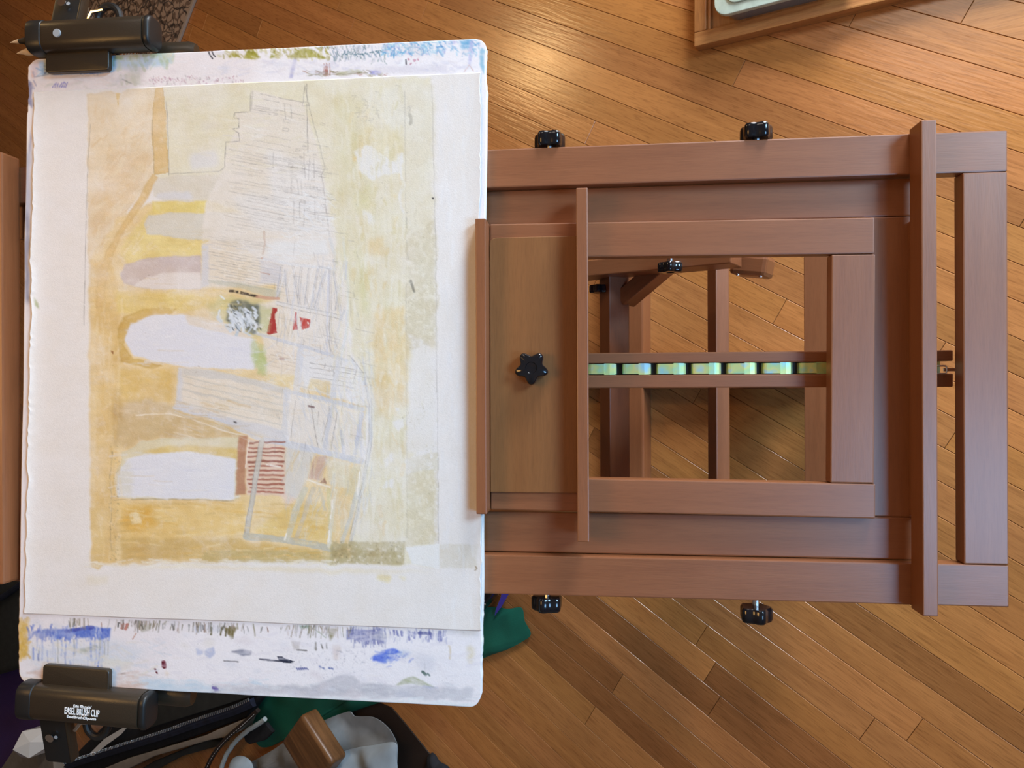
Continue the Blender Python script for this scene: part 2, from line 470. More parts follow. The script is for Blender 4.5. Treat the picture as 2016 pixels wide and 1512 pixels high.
class Canvas:
    def __init__(self, x0, y0, x1, y1, base, seed=1):
        self.x0, self.y0 = x0, y0
        self.w, self.h = x1 - x0, y1 - y0
        self.c = np.empty((self.h, self.w, 3), np.float32)
        self.c[:] = np.array(base, np.float32) / 255
        self.nx = fnoise(self.h, self.w, 26, seed) - 0.5
        self.ny = fnoise(self.h, self.w, 26, seed + 99) - 0.5
        self.nf = fnoise(self.h, self.w, 7, seed + 200, 3)
        self.ng = vnoise(self.h, self.w, 2.0, seed + 300)
        self.nl = fnoise(self.h, self.w, 60, seed + 400)
        self.X, self.Y = np.meshgrid(np.arange(self.w, dtype=np.float32) + x0, np.arange(self.h, dtype=np.float32) + y0)
    def win(self, xs, ys, pad):
        i0 = max(0, int(min(xs) - self.x0 - pad)); i1 = min(self.w, int(max(xs) - self.x0 + pad) + 1)
        j0 = max(0, int(min(ys) - self.y0 - pad)); j1 = min(self.h, int(max(ys) - self.y0 + pad) + 1)
        return slice(j0, max(j0, j1)), slice(i0, max(i0, i1))
    def blend(self, s, m, col):
        col = np.array(col, np.float32) / 255
        self.c[s] = self.c[s] * (1 - m[..., None]) + col * m[..., None]
    @staticmethod
    def blur(m, r):
        for _ in range(2):
            for ax in (0, 1):
                k = int(r)
                if k < 1: continue
                p = np.pad(m, [(k + 1, k) if a == ax else (0, 0) for a in (0, 1)], mode='edge')
                cs = np.cumsum(p, axis=ax)
                n = m.shape[ax]
                m = (np.take(cs, range(2 * k + 1, 2 * k + 1 + n), axis=ax) - np.take(cs, range(0, n), axis=ax)) / (2 * k + 1)
        return m
    def poly(self, pts, col, al=1.0, rag=3.0, soft=1, mott=0.15, grain=0.0, edge=0.0):
        xs = [p[0] for p in pts]; ys = [p[1] for p in pts]
        s = self.win(xs, ys, 6 + soft * 3 + rag)
        X = self.X[s] + self.nx[s] * rag * 4; Y = self.Y[s] + self.ny[s] * rag * 4
        if X.size == 0: return
        ins = np.zeros(X.shape, bool)
        n = len(pts)
        for i in range(n):
            x1, y1 = pts[i]; x2, y2 = pts[(i + 1) % n]
            if y1 == y2: continue
            cnd = ((y1 > Y) != (y2 > Y)) & (X < (x2 - x1) * (Y - y1) / (y2 - y1) + x1)
            ins ^= cnd
        m = ins.astype(np.float32)
        if soft: m = self.blur(m, soft)
        full = m.copy()
        m = m * al * (1 - mott + 2 * mott * (self.nl[s] * 0.6 + self.nf[s] * 0.4))
        if grain: m = m * np.clip((self.nf[s] - 0.5 + (0.5 - grain)) * 5 + self.ng[s] - 0.2, 0, 1)
        self.blend(s, np.clip(m, 0, 1), col)
        if edge:                                   # pigment gathers at the rim of a wash
            rim = np.clip(full - self.blur(full, 2), 0, 1) * edge * 2
            self.blend(s, np.clip(rim, 0, 1), tuple(k * 0.78 for k in col))
    def line(self, pts, wd, col, al=1.0, rag=1.0, dry=0.0, taper=False):
        xs = [p[0] for p in pts]; ys = [p[1] for p in pts]
        s = self.win(xs, ys, wd + 4 + rag)
        X = self.X[s] + self.nx[s] * rag * 4; Y = self.Y[s] + self.ny[s] * rag * 4
        if X.size == 0: return
        d = np.full(X.shape, 1e9, np.float32)
        for (x1, y1), (x2, y2) in zip(pts, pts[1:]):
            vx, vy = x2 - x1, y2 - y1
            t = np.clip(((X - x1) * vx + (Y - y1) * vy) / (vx * vx + vy * vy + 1e-6), 0, 1)
            w_ = 1.0
            d = np.minimum(d, np.hypot(X - x1 - t * vx, Y - y1 - t * vy) * w_)
        m = np.clip(wd / 2 + 0.6 - d, 0, 1) * al
        if dry: m = m * np.clip((self.nf[s] - dry) * 6 + self.ng[s], 0, 1)
        self.blend(s, m, col)
    def pencil(self, pts, al=0.35, wd=0.9, col=(120, 112, 108)):
        self.line(pts, wd, col, al * random.uniform(0.75, 1.3), rag=0.6, dry=0.24)
    def hatch(self, x0, y0, x1, y1, n, dx, dy, al=0.3, col=(125, 118, 112), wd=0.9, jit=2.0):
        for i in range(n):
            j = lambda: random.uniform(-jit, jit)
            if random.random() < .12: continue
            t = random.uniform(-.02, .25)
            ya, yb = y0 + dy * i + j() * .5, y1 + dy * i + j() * .6
            while t < .95:
                e = min(1.03, t + random.uniform(.2, .75))
                q = lambda s: (x0 + (x1 - x0) * s + dx * i, ya + (yb - ya) * s + j() * .25)
                self.pencil([q(t), q((t + e) / 2), q(e)], al * random.uniform(.5, 1.05), wd, col)
                t = e + random.uniform(.01, .12)
    def spots(self, n, x0, y0, x1, y1, r, col, al):
        for _ in range(n):
            x = random.uniform(x0, x1); y = random.uniform(y0, y1)
            self.line([(x, y), (x + random.uniform(-r, r), y + random.uniform(-r, r))], random.uniform(.6, r), col, al * random.uniform(.4, 1), 0.5)
    def scumble(self, x0, y0, x1, y1, n, ln, wd, cols, al, ang=0.0, spread=0.5, dry=.18, fall=0.0):
        """many short dabs inside a box; fall > 0 thins them out towards the rim"""
        for _ in range(n):
            if fall:
                x = random.gauss((x0 + x1) / 2, (x1 - x0) * fall); y = random.gauss((y0 + y1) / 2, (y1 - y0) * fall)
            else:
                x = random.uniform(x0, x1); y = random.uniform(y0, y1)
            a = ang + random.uniform(-spread, spread); d = random.uniform(.3, 1) * ln / 2
            dx, dy = math.cos(a) * d, math.sin(a) * d
            self.line([(x - dx, y - dy), (x + random.uniform(-1.5, 1.5), y + random.uniform(-1.5, 1.5)), (x + dx, y + dy)], random.uniform(.4, 1) * wd, random.choice(cols), al * random.uniform(.4, 1), 1.2, dry)
    def finish(self, paper, wash=.35, pool=.10, streak=.03, seed=50):
        """uneven drying: bare paper glints through, pigment pools, bristles leave streaks"""
        h, w = self.h, self.w
        n1 = fnoise(h, w, 55, seed, 5); n2 = fnoise(h, w, 34, seed + 7, 4); n3 = fnoise(h, w, 9, seed + 13, 3)
        pp = np.array(paper, np.float32) / 255
        k = np.clip((n1 - .52) * 3.2, 0, 1) * wash + np.clip((n3 - .58) * 5, 0, 1) * wash * .5
        self.c += (pp - self.c) * k[..., None]
        sat = np.clip((self.c[..., 0] - self.c[..., 2]) * 4, 0, 1)
        d = np.clip((n2 - .5) * 3, -1, 1) * pool * sat
        self.c *= (1 - d[..., None] * np.array([.35, .6, 1.1], np.float32))
        sv = np.repeat(vnoise(h // 14 + 1, w, 1.6, seed + 21), 14, axis=0)[:h]
        sh = np.repeat(vnoise(h, w // 16 + 1, 1.6, seed + 22), 16, axis=1)[:, :w]
        mix = np.clip((self.X - 600) / 80, 0, 1)
        s = self.blur(sv, 2) * mix + self.blur(sh, 2) * (1 - mix) - .5
        self.c *= (1 + s * streak * 2 * (.12 + .88 * sat))[..., None]
        self.c[..., 1] *= 1 - .018 * sat
        self.c *= (1 + (self.ng - .5) * .022)[..., None]
        self.c = np.clip(self.c, 0, 1)
    def sample(self, x, y):
        x = np.clip(x - self.x0, 0, self.w - 1.01); y = np.clip(y - self.y0, 0, self.h - 1.01)
        xi = x.astype(int); yi = y.astype(int); fx = (x - xi)[:, None]; fy = (y - yi)[:, None]
        c = self.c
        out = (c[yi, xi] * (1 - fx) + c[yi, xi + 1] * fx) * (1 - fy) + (c[yi + 1, xi] * (1 - fx) + c[yi + 1, xi + 1] * fx) * fy
        lin = np.where(out <= 0.04045, out / 12.92, ((out + 0.055) / 1.055) ** 2.4)
        return np.clip(lin, 0, 1) * 0.885

# ------------------------------------------------------------------ the watercolour on the sheet
def paint_sheet():
    c = Canvas(30, 130, 970, 1260, (236, 230, 223), 3)
    P, Ln = c.poly, c.line
    OCH, GOLD, TAN = (232, 208, 152), (232, 201, 128), (234, 217, 182)
    PALE, GRN, GREI = (229, 222, 190), (218, 212, 168), (222, 214, 196)
    LAV, MAUV, BEI, GRY = (227, 224, 228), (209, 192, 184), (232, 220, 204), (204, 203, 208)
    # ground washes
    P([(172, 185), (305, 172), (308, 345), (262, 400), (190, 530), (172, 520), (174, 300)], TAN, .9, 3, 1, .25, edge=.25)
    P([(215, 300), (300, 300), (296, 350), (225, 440), (180, 470), (182, 400)], (226, 201, 158), .6, 6, 6, .4)
    P([(190, 400), (250, 360), (200, 450)], (224, 196, 140), .5, 5, 5, .4)
    for _ in range(9):
        x = random.uniform(190, 290); y = random.uniform(200, 420)
        P([(x, y), (x + 12, y - 12), (x + 18, y - 6), (x - 8, y + 22), (x - 14, y + 22)], (236, 220, 182), .6, 4, 2)
    P([(318, 172), (640, 152), (652, 470), (480, 440), (300, 345), (330, 340)], PALE, .85, 4, 2, .25)
    P([(600, 155), (850, 150), (856, 1115), (640, 1110), (700, 1000), (735, 880), (725, 760), (690, 690), (680, 560), (655, 460), (640, 330)], (230, 223, 194), .85, 4, 2, .35)
    P([(175, 515), (230, 430), (300, 400), (420, 430), (560, 560), (600, 760), (720, 800), (690, 1100), (180, 1112), (176, 800)], OCH, .95, 3, 2, .25, edge=.2)
    P([(186, 520), (212, 500), (232, 560), (232, 1000), (226, 1112), (186, 1112), (190, 800)], (225, 194, 128), .7, 2, 2, .3)
    P([(176, 1000), (204, 1000), (206, 1108), (196, 1122), (182, 1118)], (224, 196, 132), .8, 2, 1)
    # vertical and diagonal ochre bands
    P([(305, 174), (320, 172), (326, 230), (333, 340), (304, 345), (297, 240)], (225, 194, 130), .85, 1.5, 0, .15, edge=.3)
    P([(302, 343), (312, 350), (290, 392), (240, 466), (212, 530), (206, 600), (188, 610), (192, 530), (228, 462), (280, 378)], (225, 194, 132), .85, 2, 1, .2, edge=.3)
    P([(250, 470), (300, 410), (400, 425), (410, 500), (250, 520), (236, 500)], (232, 212, 138), .85, 3, 3, .25)
    P([(300, 398), (405, 391), (432, 402), (474, 417), (440, 421), (300, 418)], (231, 213, 132), .95, 1.5, 1, .15)
    c.pencil([(178, 245), (172, 350), (169, 450), (165, 640)], .5); c.pencil([(327, 200), (331, 270), (333, 345)], .6)
    c.pencil([(300, 235), (303, 340)], .5); c.pencil([(333, 343), (430, 337)], .5)
    P([(228, 182), (236, 182), (232, 210)], (226, 194, 120), .9, 1, 0)
    P([(395, 170 + 70), (440, 245), (400, 262)], GREI, .5, 4, 4); P([(378, 300), (425, 298), (430, 325), (372, 335)], (222, 219, 220), .75, 4, 4)
    P([(385, 258), (460, 254), (458, 258), (390, 262)], (236, 230, 205), .8, 2, 1)
    # the long rounded shapes
    P([(300, 372), (310, 352), (350, 346), (480, 342), (470, 395), (320, 397), (302, 388)], GREI, .9, 2, 1, .15)
    P([(310, 382), (372, 375), (380, 390), (330, 394), (305, 392)], (219, 216, 218), .8, 2, 2)
    P([(285, 440), (292, 425), (330, 418), (460, 420), (560, 440), (540, 470), (400, 476), (330, 464), (288, 460)], (220, 213, 196), .95, 2, 1, .15, edge=.25)
    P([(236, 540), (245, 520), (290, 508), (395, 502), (397, 570), (290, 568), (244, 560)], MAUV, .95, 1.5, 1, .12, edge=.3)
    P([(262, 562), (290, 545), (320, 537), (395, 538), (398, 569), (300, 569)], (231, 220, 209), 1, 1.5, 1)
    P([(225, 575), (300, 574), (395, 582), (470, 592), (460, 605), (330, 612), (228, 620)], (228, 202, 122), .8, 3, 3)
    P([(430, 585), (520, 592), (540, 650), (500, 668), (440, 640), (400, 600)], (200, 196, 140), .6, 5, 4, .4)
    P([(231, 650), (240, 625), (280, 608), (350, 605), (330, 625), (260, 640), (244, 680), (260, 705), (320, 720), (300, 727), (236, 712)], (208, 172, 92), .75, 2, 1, .3, edge=.3)
    P([(246, 670), (258, 638), (300, 622), (360, 618), (430, 640), (500, 668), (512, 690), (500, 728), (380, 724), (300, 712), (262, 700)], LAV, 1, 2, 1, .05)
    P([(365, 618), (430, 632), (500, 662), (490, 668), (372, 640)], (230, 217, 196), .85, 2, 1)
    P([(495, 665), (530, 690), (520, 735), (500, 725)], (186, 194, 130), .6, 4, 2, .4, grain=.2)
    P([(236, 724), (340, 728), (336, 790), (232, 800)], (226, 194, 118), .85, 3, 3, .3)
    P([(215, 800), (300, 785), (470, 850), (480, 862), (300, 864), (225, 880)], (207, 182, 132), .85, 5, 4, .4)
    P([(225, 770), (240, 760), (238, 860), (222, 880)], (196, 166, 110), .5, 4, 4)
    P([(352, 724), (380, 722), (500, 748), (570, 762), (565, 868), (344, 803)], (231, 220, 200), .95, 1.5, 1, .1)
    P([(352, 724), (360, 724), (357, 790), (420, 812), (566, 848), (566, 876), (344, 804)], (208, 206, 210), .75, 2, 2, .3)
    P([(360, 724), (430, 730), (570, 764), (568, 778), (450, 748), (362, 738)], (210, 204, 194), .8, 2, 1)
    for i in range(5):
        y = 741 + i * 13
        Ln([(360, y), (450, y + 20), (556, y + 44)], random.choice([1.2, 2.6, 4]), (205, 198, 184), .7, 1, .2)
    Ln([(268, 818), (330, 815), (380, 826), (440, 848), (515, 866)], 2.2, (240, 226, 196), .95, 1, .15)
    P([(226, 940), (240, 890), (280, 868), (340, 862), (470, 860), (468, 985), (232, 982)], (224, 215, 180), .9, 2, 1, .2, edge=.3)
    P([(280, 888), (330, 876), (400, 878), (470, 884), (468, 905), (330, 893)], (221, 194, 116), .8, 2, 2)
    P([(228, 935), (250, 905), (285, 893), (370, 888), (464, 903), (460, 984), (340, 982), (300, 978), (262, 978), (232, 976)], (227, 225, 229), 1, 1.5, 1, .05)
    P([(232, 930), (252, 905), (262, 930), (262, 975), (232, 976)], (222, 217, 196), .6, 3, 4)
    Ln([(224, 985), (300, 982), (380, 984), (460, 986)], 1.4, (150, 130, 90), .6, .8, .25)
    Ln([(222, 890), (216, 940), (220, 985), (216, 1060), (222, 1100)], 2, (150, 130, 95), .45, 2, .4)
    # lower golden ground
    P([(230, 990), (480, 992), (490, 1050), (240, 1070)], GOLD, .8, 4, 3, .4)
    P([(245, 1005), (300, 995), (310, 1030), (262, 1050), (244, 1040)], (223, 176, 82), .75, 5, 5, .5)
    P([(256, 1016), (276, 1010), (282, 1030), (258, 1034)], (240, 224, 176), .8, 4, 1, .2, grain=.3)
    P([(235, 1060), (470, 1062), (620, 1085), (640, 1100), (236, 1102)], (205, 172, 100), .65, 4, 3, .5)
    P([(400, 1082), (660, 1084), (660, 1108), (396, 1108)], (190, 176, 120), .5, 3, 1, .4, grain=.25)
    P([(560, 1000), (660, 985), (650, 1070), (500, 1050)], (229, 202, 128), .8, 3, 3)
    # the tall stack of pale storeys
    P([(496, 178), (598, 202), (612, 250), (632, 320), (645, 400), (655, 470), (560, 470), (398, 452), (405, 400), (440, 330), (446, 290), (472, 250), (462, 225), (492, 220)], (232, 223, 208), .85, 1.5, 1, .2)
    P([(520, 300), (630, 320), (650, 420), (540, 410)], (234, 231, 229), .55, 5, 6)
    P([(455, 380), (640, 400), (655, 470), (520, 465)], (233, 230, 228), .55, 5, 6)
    c.hatch(494, 182, 600, 203, 5, -1, 8, .45); c.hatch(492, 206, 545, 214, 4, 0, 4.5, .55)
    c.hatch(465, 256, 640, 288, 4, -1, 13, .3); c.hatch(446, 292, 640, 330, 5, -1, 5, .35)
    c.hatch(455, 352, 648, 388, 9, -1, 6.2, .3); c.hatch(445, 400, 640, 440, 8, 0, 6, .28)
    for x, y0, y1 in ((560, 205, 235), (572, 208, 232), (600, 168, 200), (604, 165, 300), (498, 180, 216), (538, 300, 330), (598, 300, 350), (610, 305, 356), (618, 310, 350), (575, 352, 380), (585, 354, 382), (592, 356, 384), (578, 395, 440), (590, 398, 430), (600, 400, 445), (620, 395, 430)):
        c.pencil([(x, y0), (x + random.uniform(-4, 4), y1)], .45)
    for i in range(26):
        x = random.uniform(545, 636); y = random.uniform(200, 440); w = random.uniform(5, 13); h = random.uniform(3, 8)
        c.pencil([(x, y), (x + w, y + 2), (x + w - 1, y + h), (x - 1, y + h - 1), (x, y)], .35)
    c.pencil([(494, 180), (492, 220), (462, 222), (460, 232), (470, 234), (470, 252), (458, 254), (470, 262), (472, 278), (445, 280), (442, 330), (430, 338)], .6)
    c.pencil([(600, 168), (606, 200), (640, 330), (632, 345), (636, 362), (650, 480)], .5)
    for i in range(40):
        x = random.uniform(690, 810); y = random.uniform(165, 250)
        c.pencil([(x, y), (x + random.uniform(4, 12), y + random.uniform(-2, 2)), (x + random.uniform(2, 12), y + random.uniform(4, 9))], .4)
    # mid city with boards, scaffold and trusses
    P([(398, 455), (520, 452), (650, 470), (678, 560), (684, 700), (640, 740), (520, 700), (505, 600), (540, 590), (545, 560), (398, 568)], (232, 223, 209), .8, 2, 2, .25)
    P([(398, 482), (410, 484), (412, 560), (396, 568)], (214, 210, 212), .8, 1, 1)
    P([(525, 480), (640, 470), (650, 500), (560, 515), (530, 510)], (233, 232, 230), .8, 4, 3)
    c.hatch(408, 485, 555, 512, 13, 0, 5.2, .42); c.hatch(408, 462, 520, 478, 5, 2, 4, .3)
    P([(410, 549), (470, 556), (555, 572), (550, 590), (480, 570), (412, 556)], (190, 190, 172), .6, 1.5, 1, .4)
    P([(512, 512), (552, 520), (552, 560), (510, 556)], (205, 202, 210), .55, 2, 2)
    Ln([(520, 455), (522, 480), (518, 500)], 3.5, (196, 166, 142), .45, 1, .25)
    Ln([(515, 508), (548, 515)], 2.6, (196, 150, 120), .7, 1, .2); Ln([(512, 536), (530, 540)], 1.6, (170, 120, 90), .8)
    for a, b_ in (((552, 525), (545, 590)), ((575, 520), (588, 600)), ((592, 522), (586, 598)), ((608, 528), (600, 600)), ((625, 530), (612, 606)), ((640, 535), (618, 608)), ((648, 530), (650, 700)), ((655, 535), (668, 612)), ((667, 560), (660, 612)), ((560, 530), (566, 596))):
        Ln([a, b_], random.choice([1.5, 3.0]), (214, 213, 220), .7, 1); c.pencil([a, b_], .4); c.pencil([(a[0] + 3, a[1]), (b_[0] + 4, b_[1])], .3)
    Ln([(545, 597), (600, 605), (672, 625)], 7, (226, 221, 214), .9); c.pencil([(545, 594), (672, 621)], .5); c.pencil([(545, 601), (672, 629)], .5)
    Ln([(520, 510), (590, 522), (660, 530)], 5, (222, 222, 224), .8)
    Ln([(648, 470), (660, 500), (662, 520)], 6, (212, 214, 216), .6)
    Ln([(646, 540), (644, 700)], 4, (206, 206, 222), .6); Ln([(676, 470), (686, 560), (684, 640), (672, 700)], 5, (222, 224, 222), .7)
    c.hatch(560, 615, 552, 662, 4, 7, 1, .35); c.hatch(585, 655, 630, 664, 5, 0, 7, .3); c.hatch(625, 630, 640, 690, 4, 6, 0, .35)
    Ln([(500, 655), (560, 672), (640, 695), (692, 712)], 6, (205, 205, 212), .75)
    # beige and grey rooms below
    P([(528, 675), (590, 690), (586, 745), (522, 735)], (232, 219, 198), .8, 1.5, 1)
    c.hatch(530, 690, 588, 702, 6, -1, 7, .5, (150, 128, 110))
    P([(592, 690), (700, 715), (724, 760), (720, 800), (588, 762)], (228, 225, 222), .75, 1.5, 1)
    for i in range(5):
        y = 715 + i * 9; c.pencil([(610, y), (660, y + 7), (700, y + 13)], .5); c.pencil([(640 + i * 9, y), (639 + i * 9, y + 9)], .5)
    P([(527, 730), (582, 740), (580, 765), (522, 752)], (229, 208, 150), .8, 1.5, 1); P([(612, 745), (652, 752), (650, 776), (606, 765)], (229, 210, 156), .8, 1.5, 1)
    Ln([(592, 690), (584, 765)], 14, (214, 214, 220), .7, 1); Ln([(668, 712), (655, 780)], 10, (210, 209, 212), .65)
    P([(562, 770), (715, 806), (715, 900), (640, 895), (560, 865)], (228, 226, 230), .7, 1.5, 2)
    Ln([(562, 770), (640, 786), (715, 806)], 8, (203, 204, 212), .85); Ln([(566, 770), (558, 868)], 12, (214, 211, 210), .85)
    Ln([(585, 780), (714, 815)], 2.4, (238, 226, 200), .9, 1, .1)
    Ln([(612, 785), (636, 886)], 8, (226, 220, 208), .9); Ln([(655, 800), (638, 882)], 8, (205, 204, 208), .8); Ln([(670, 802), (673, 845), (668, 890)], 5, (238, 226, 200), .9)
    Ln([(672, 850), (677, 895)], 6, (190, 190, 202), .8); Ln([(712, 815), (700, 892)], 9, (198, 199, 214), .8)
    for a, b_ in (((582, 790), (572, 862)), ((612, 795), (626, 880)), ((650, 805), (634, 870)), ((664, 812), (652, 885))): c.pencil([a, b_], .5)
    Ln([(344, 803), (420, 822), (520, 868), (620, 888), (714, 910)], 7, (208, 207, 214), .75, 2)
    Ln([(520, 866), (600, 880), (660, 896), (714, 908)], 12, (202, 203, 212), .85)
    Ln([(690, 706), (716, 740), (730, 800), (729, 870), (716, 960), (690, 1070)], 7, (212, 212, 214), .65, 1)
    Ln([(715, 705), (732, 760), (734, 830), (724, 900)], 5, (222, 220, 210), .6, 1)
    c.pencil([(688, 700), (716, 735), (727, 800), (726, 870), (712, 960), (690, 1050)], .5); c.pencil([(706, 705), (731, 760), (731, 880), (690, 1075)], .4)
    P([(560, 870), (618, 890), (606, 940), (585, 985), (560, 975)], (216, 214, 212), .8, 2, 2)
    P([(545, 960), (585, 985), (566, 1000)], (224, 204, 200), .6, 3, 3)
    # brown slats
    P([(470, 858), (487, 858), (482, 975), (462, 976)], (182, 134, 104), .85, 2, 1, .3)
    P([(487, 862), (560, 880), (562, 976), (484, 975)], (226, 200, 180), .8, 2, 1)
    y = 872
    while y < 975:
        Ln([(488 + random.uniform(0, 6), y), (520, y + random.uniform(-2, 2)), (558 + random.uniform(-3, 2), y + random.uniform(-1, 3))], random.uniform(2.6, 4.6), random.choice([(158, 92, 74), (170, 108, 88), (140, 82, 66)]), .85, 1.6, .12)
        y += random.uniform(7.2, 9.6)
    Ln([(490, 868), (484, 920)], 2.2, (240, 226, 206), .95, 1, .1); Ln([(525, 915), (552, 920)], 3, (240, 230, 214), .9, 1.5, .2)
    Ln([(516, 866), (506, 930), (496, 985), (484, 1055)], 10, (202, 198, 186), .9, 1); c.pencil([(511, 866), (492, 985), (480, 1058)], .5); c.pencil([(521, 868), (500, 985), (490, 1056)], .4)
    P([(620, 898), (643, 898), (634, 945), (606, 943)], (203, 172, 152), .85, 2, 1)
    Ln([(605, 945), (648, 958)], 3.4, (240, 228, 206), .95, 1); P([(630, 950), (640, 940), (644, 952)], (150, 110, 90), .8, 1, 0)
    P([(640, 905), (690, 910), (684, 960), (650, 955)], (224, 216, 190), .8, 2, 2)
    P([(692, 920), (718, 912), (700, 975), (676, 972)], (214, 204, 164), .7, 2, 2)
    # lower frame
    Ln([(484, 1056), (560, 1062), (652, 1080)], 13, (192, 190, 174), .85, 1.5); Ln([(600, 965), (580, 1010), (566, 1060)], 12, (208, 204, 180), .85)
    Ln([(616, 962), (600, 1010), (584, 1060)], 9, (206, 194, 166), .8); Ln([(646, 965), (652, 1010), (650, 1076)], 9, (214, 204, 150), .8)
    Ln([(660, 965), (654, 1020), (648, 1075)], 7, (226, 220, 200), .8); Ln([(702, 972), (690, 1020), (674, 1068)], 8, (202, 204, 200), .7)
    for x, y0, y1 in ((655, 985, 1020), (650, 1045, 1066), (563, 1050, 1062), (708, 930, 975)):
        Ln([(x, y0), (x - 3, y1)], 3.4, (246, 240, 226), .95, 1.5, .1)
    Ln([(628, 960), (642, 1005)], 5, (200, 190, 160), .6)
    # accents
    P([(536, 605), (545, 607), (545, 613), (541, 619), (545, 655), (528, 659), (525, 655), (533, 622)], (176, 62, 56), 1, .5, 0, .08)
    P([(582, 614), (585, 614), (584, 634), (587, 648), (576, 650), (577, 641)], (186, 66, 60), 1, .5, 0, .08)
    P([(590, 624), (611, 629), (609, 645), (594, 649), (592, 634)], (196, 82, 72), 1, .5, 0, .08); Ln([(606, 635), (607, 637)], 3, (236, 220, 210), 1, 0)
    Ln([(452, 573), (470, 576), (490, 580), (505, 583)], 5, (62, 50, 40), .9, 1.2, .25); Ln([(506, 584), (548, 588)], 6, (206, 160, 130), .8, 1)
    P([(446, 600), (470, 592), (512, 602), (515, 640), (500, 658), (470, 645), (440, 632)], (92, 98, 92), .75, 4, 2, .5)
    for i in range(26):
        x = random.uniform(444, 500); y = random.uniform(604, 644)
        p = [(x, y), (x + random.uniform(4, 9), y + random.uniform(5, 9)), (x + random.uniform(0, 6), y + random.uniform(12, 18))]
        Ln(p, random.uniform(3, 5.5), random.choice([(214, 220, 227), (226, 230, 234), (196, 204, 212)]), .9, 1, .1)
    for i in range(12):
        x = random.uniform(452, 508); y = random.uniform(600, 650)
        Ln([(x, y), (x + random.uniform(2, 6), y + random.uniform(4, 9))], 1.6, (60, 64, 62), .7, 1, .2)
    P([(512, 600), (535, 605), (530, 655), (512, 650)], (188, 192, 130), .5, 3, 2, .4, grain=.25)
    P([(500, 690), (525, 690), (528, 740), (506, 736)], (176, 192, 120), .55, 4, 2, .5, grain=.2)
    Ln([(608, 800), (618, 802)], 4, (130, 105, 100), .9); Ln([(550, 706), (558, 707)], 5, (176, 140, 120), .8); Ln([(461, 830), (464, 831)], 3, (70, 65, 65), .9)
    P([(216, 690), (224, 692), (222, 698)], (150, 100, 60), .8, 1, 0)
    # right-hand yellow grey side
    P([(660, 180), (720, 200), (735, 330), (700, 460), (730, 560), (700, 640), (680, 560), (660, 440)], GRN, .38, 8, 8, .6)
    P([(690, 190), (800, 165), (850, 170), (848, 300), (780, 260), (740, 200)], (231, 226, 208), .75, 6, 6, .4)
    P([(720, 250), (790, 250), (796, 300), (740, 330), (700, 300)], (224, 212, 166), .6, 8, 6, .5)
    P([(726, 288), (745, 300), (775, 318), (780, 300), (792, 300), (794, 440), (785, 345), (760, 348), (730, 355), (708, 330), (700, 300)], (234, 231, 226), .9, 4, 1, .15)
    P([(716, 410), (738, 420), (732, 445), (716, 430)], (233, 230, 222), .8, 4, 2)
    P([(690, 370), (730, 360), (740, 400), (700, 420)], (214, 208, 150), .5, 8, 7, .6)
    P([(720, 475), (752, 470), (756, 505), (728, 500)], (228, 206, 150), .55, 6, 4); P([(700, 480), (716, 500), (730, 640), (714, 620)], (212, 208, 146), .45, 5, 5, .5)
    P([(696, 308), (702, 310), (700, 322)], (226, 190, 110), .8, 3, 2); P([(775, 380), (782, 385), (780, 395)], (226, 200, 120), .7, 3, 3)
    P([(735, 620), (800, 600), (806, 790), (770, 800), (745, 820), (735, 760)], (229, 210, 160), .8, 6, 4, .5)
    P([(738, 740), (770, 730), (790, 690), (800, 740), (776, 800), (768, 830), (740, 800)], (228, 204, 140), .5, 6, 4, .5)
    for q in ([(776, 800), (784, 800), (782, 808), (775, 806)], [(772, 832), (800, 822), (798, 838), (784, 848)], [(765, 895), (776, 890), (778, 905), (757, 920), (754, 905)], [(760, 945), (776, 940), (774, 962), (752, 962)], [(796, 905), (820, 890), (860, 880), (860, 920), (800, 930)]):
        P(q, (235, 231, 224), .9, 3, 1)
    P([(805, 650), (860, 690), (862, 900), (800, 890), (800, 800), (812, 720)], (234, 229, 224), .8, 5, 3, .2)
    P([(798, 170), (856, 165), (862, 690), (800, 650)], (229, 222, 200), .55, 3, 2, .4)
    P([(798, 470), (858, 430), (860, 680), (800, 690)], (200, 190, 156), .30, 3, 1, .4, grain=.36); P([(800, 900), (862, 890), (862, 1070), (800, 1075)], (206, 196, 160), .34, 3, 1, .4, grain=.32)
    c.pencil([(797, 180), (799, 500), (801, 900), (801, 1060)], .26); c.pencil([(850, 165), (857, 440), (862, 900), (863, 1070)], .3)
    Ln([(808, 552), (815, 572)], 5, (120, 116, 104), .7, 2, .3); Ln([(804, 210), (806, 245)], 6, (150, 145, 130), .45, 3, .42); Ln([(800, 420), (802, 520)], 3, (150, 145, 130), .35, 2, .4)
    Ln([(852, 390), (853, 391)], 3, (40, 40, 45), 1, 0)
    P([(652, 1064), (800, 1066), (796, 1112), (650, 1110)], (182, 170, 124), .7, 2, 1, .5, grain=.28)
    P([(655, 1080), (780, 1085), (780, 1098), (655, 1096)], (172, 156, 104), .5, 3, 2, .5)
    P([(800, 1076), (865, 1070), (868, 1118), (812, 1112)], (236, 234, 230), .9, 2, 1)
    P([(866, 1070), (942, 1072), (938, 1120), (866, 1118)], (216, 208, 186), .55, 1, 1, .4, grain=.2); Ln([(936, 1115), (939, 1119), (935, 1123)], 1.8, (150, 130, 100), .9, 0)
    P([(180, 1112), (560, 1118), (860, 1126), (700, 1130), (400, 1120)], (234, 222, 184), .6, 3, 3)
    P([(744, 1132), (772, 1134), (766, 1146), (742, 1142)], (232, 218, 158), .7, 3, 2); P([(782, 1134), (800, 1136), (796, 1144)], (232, 218, 158), .6, 2, 2)
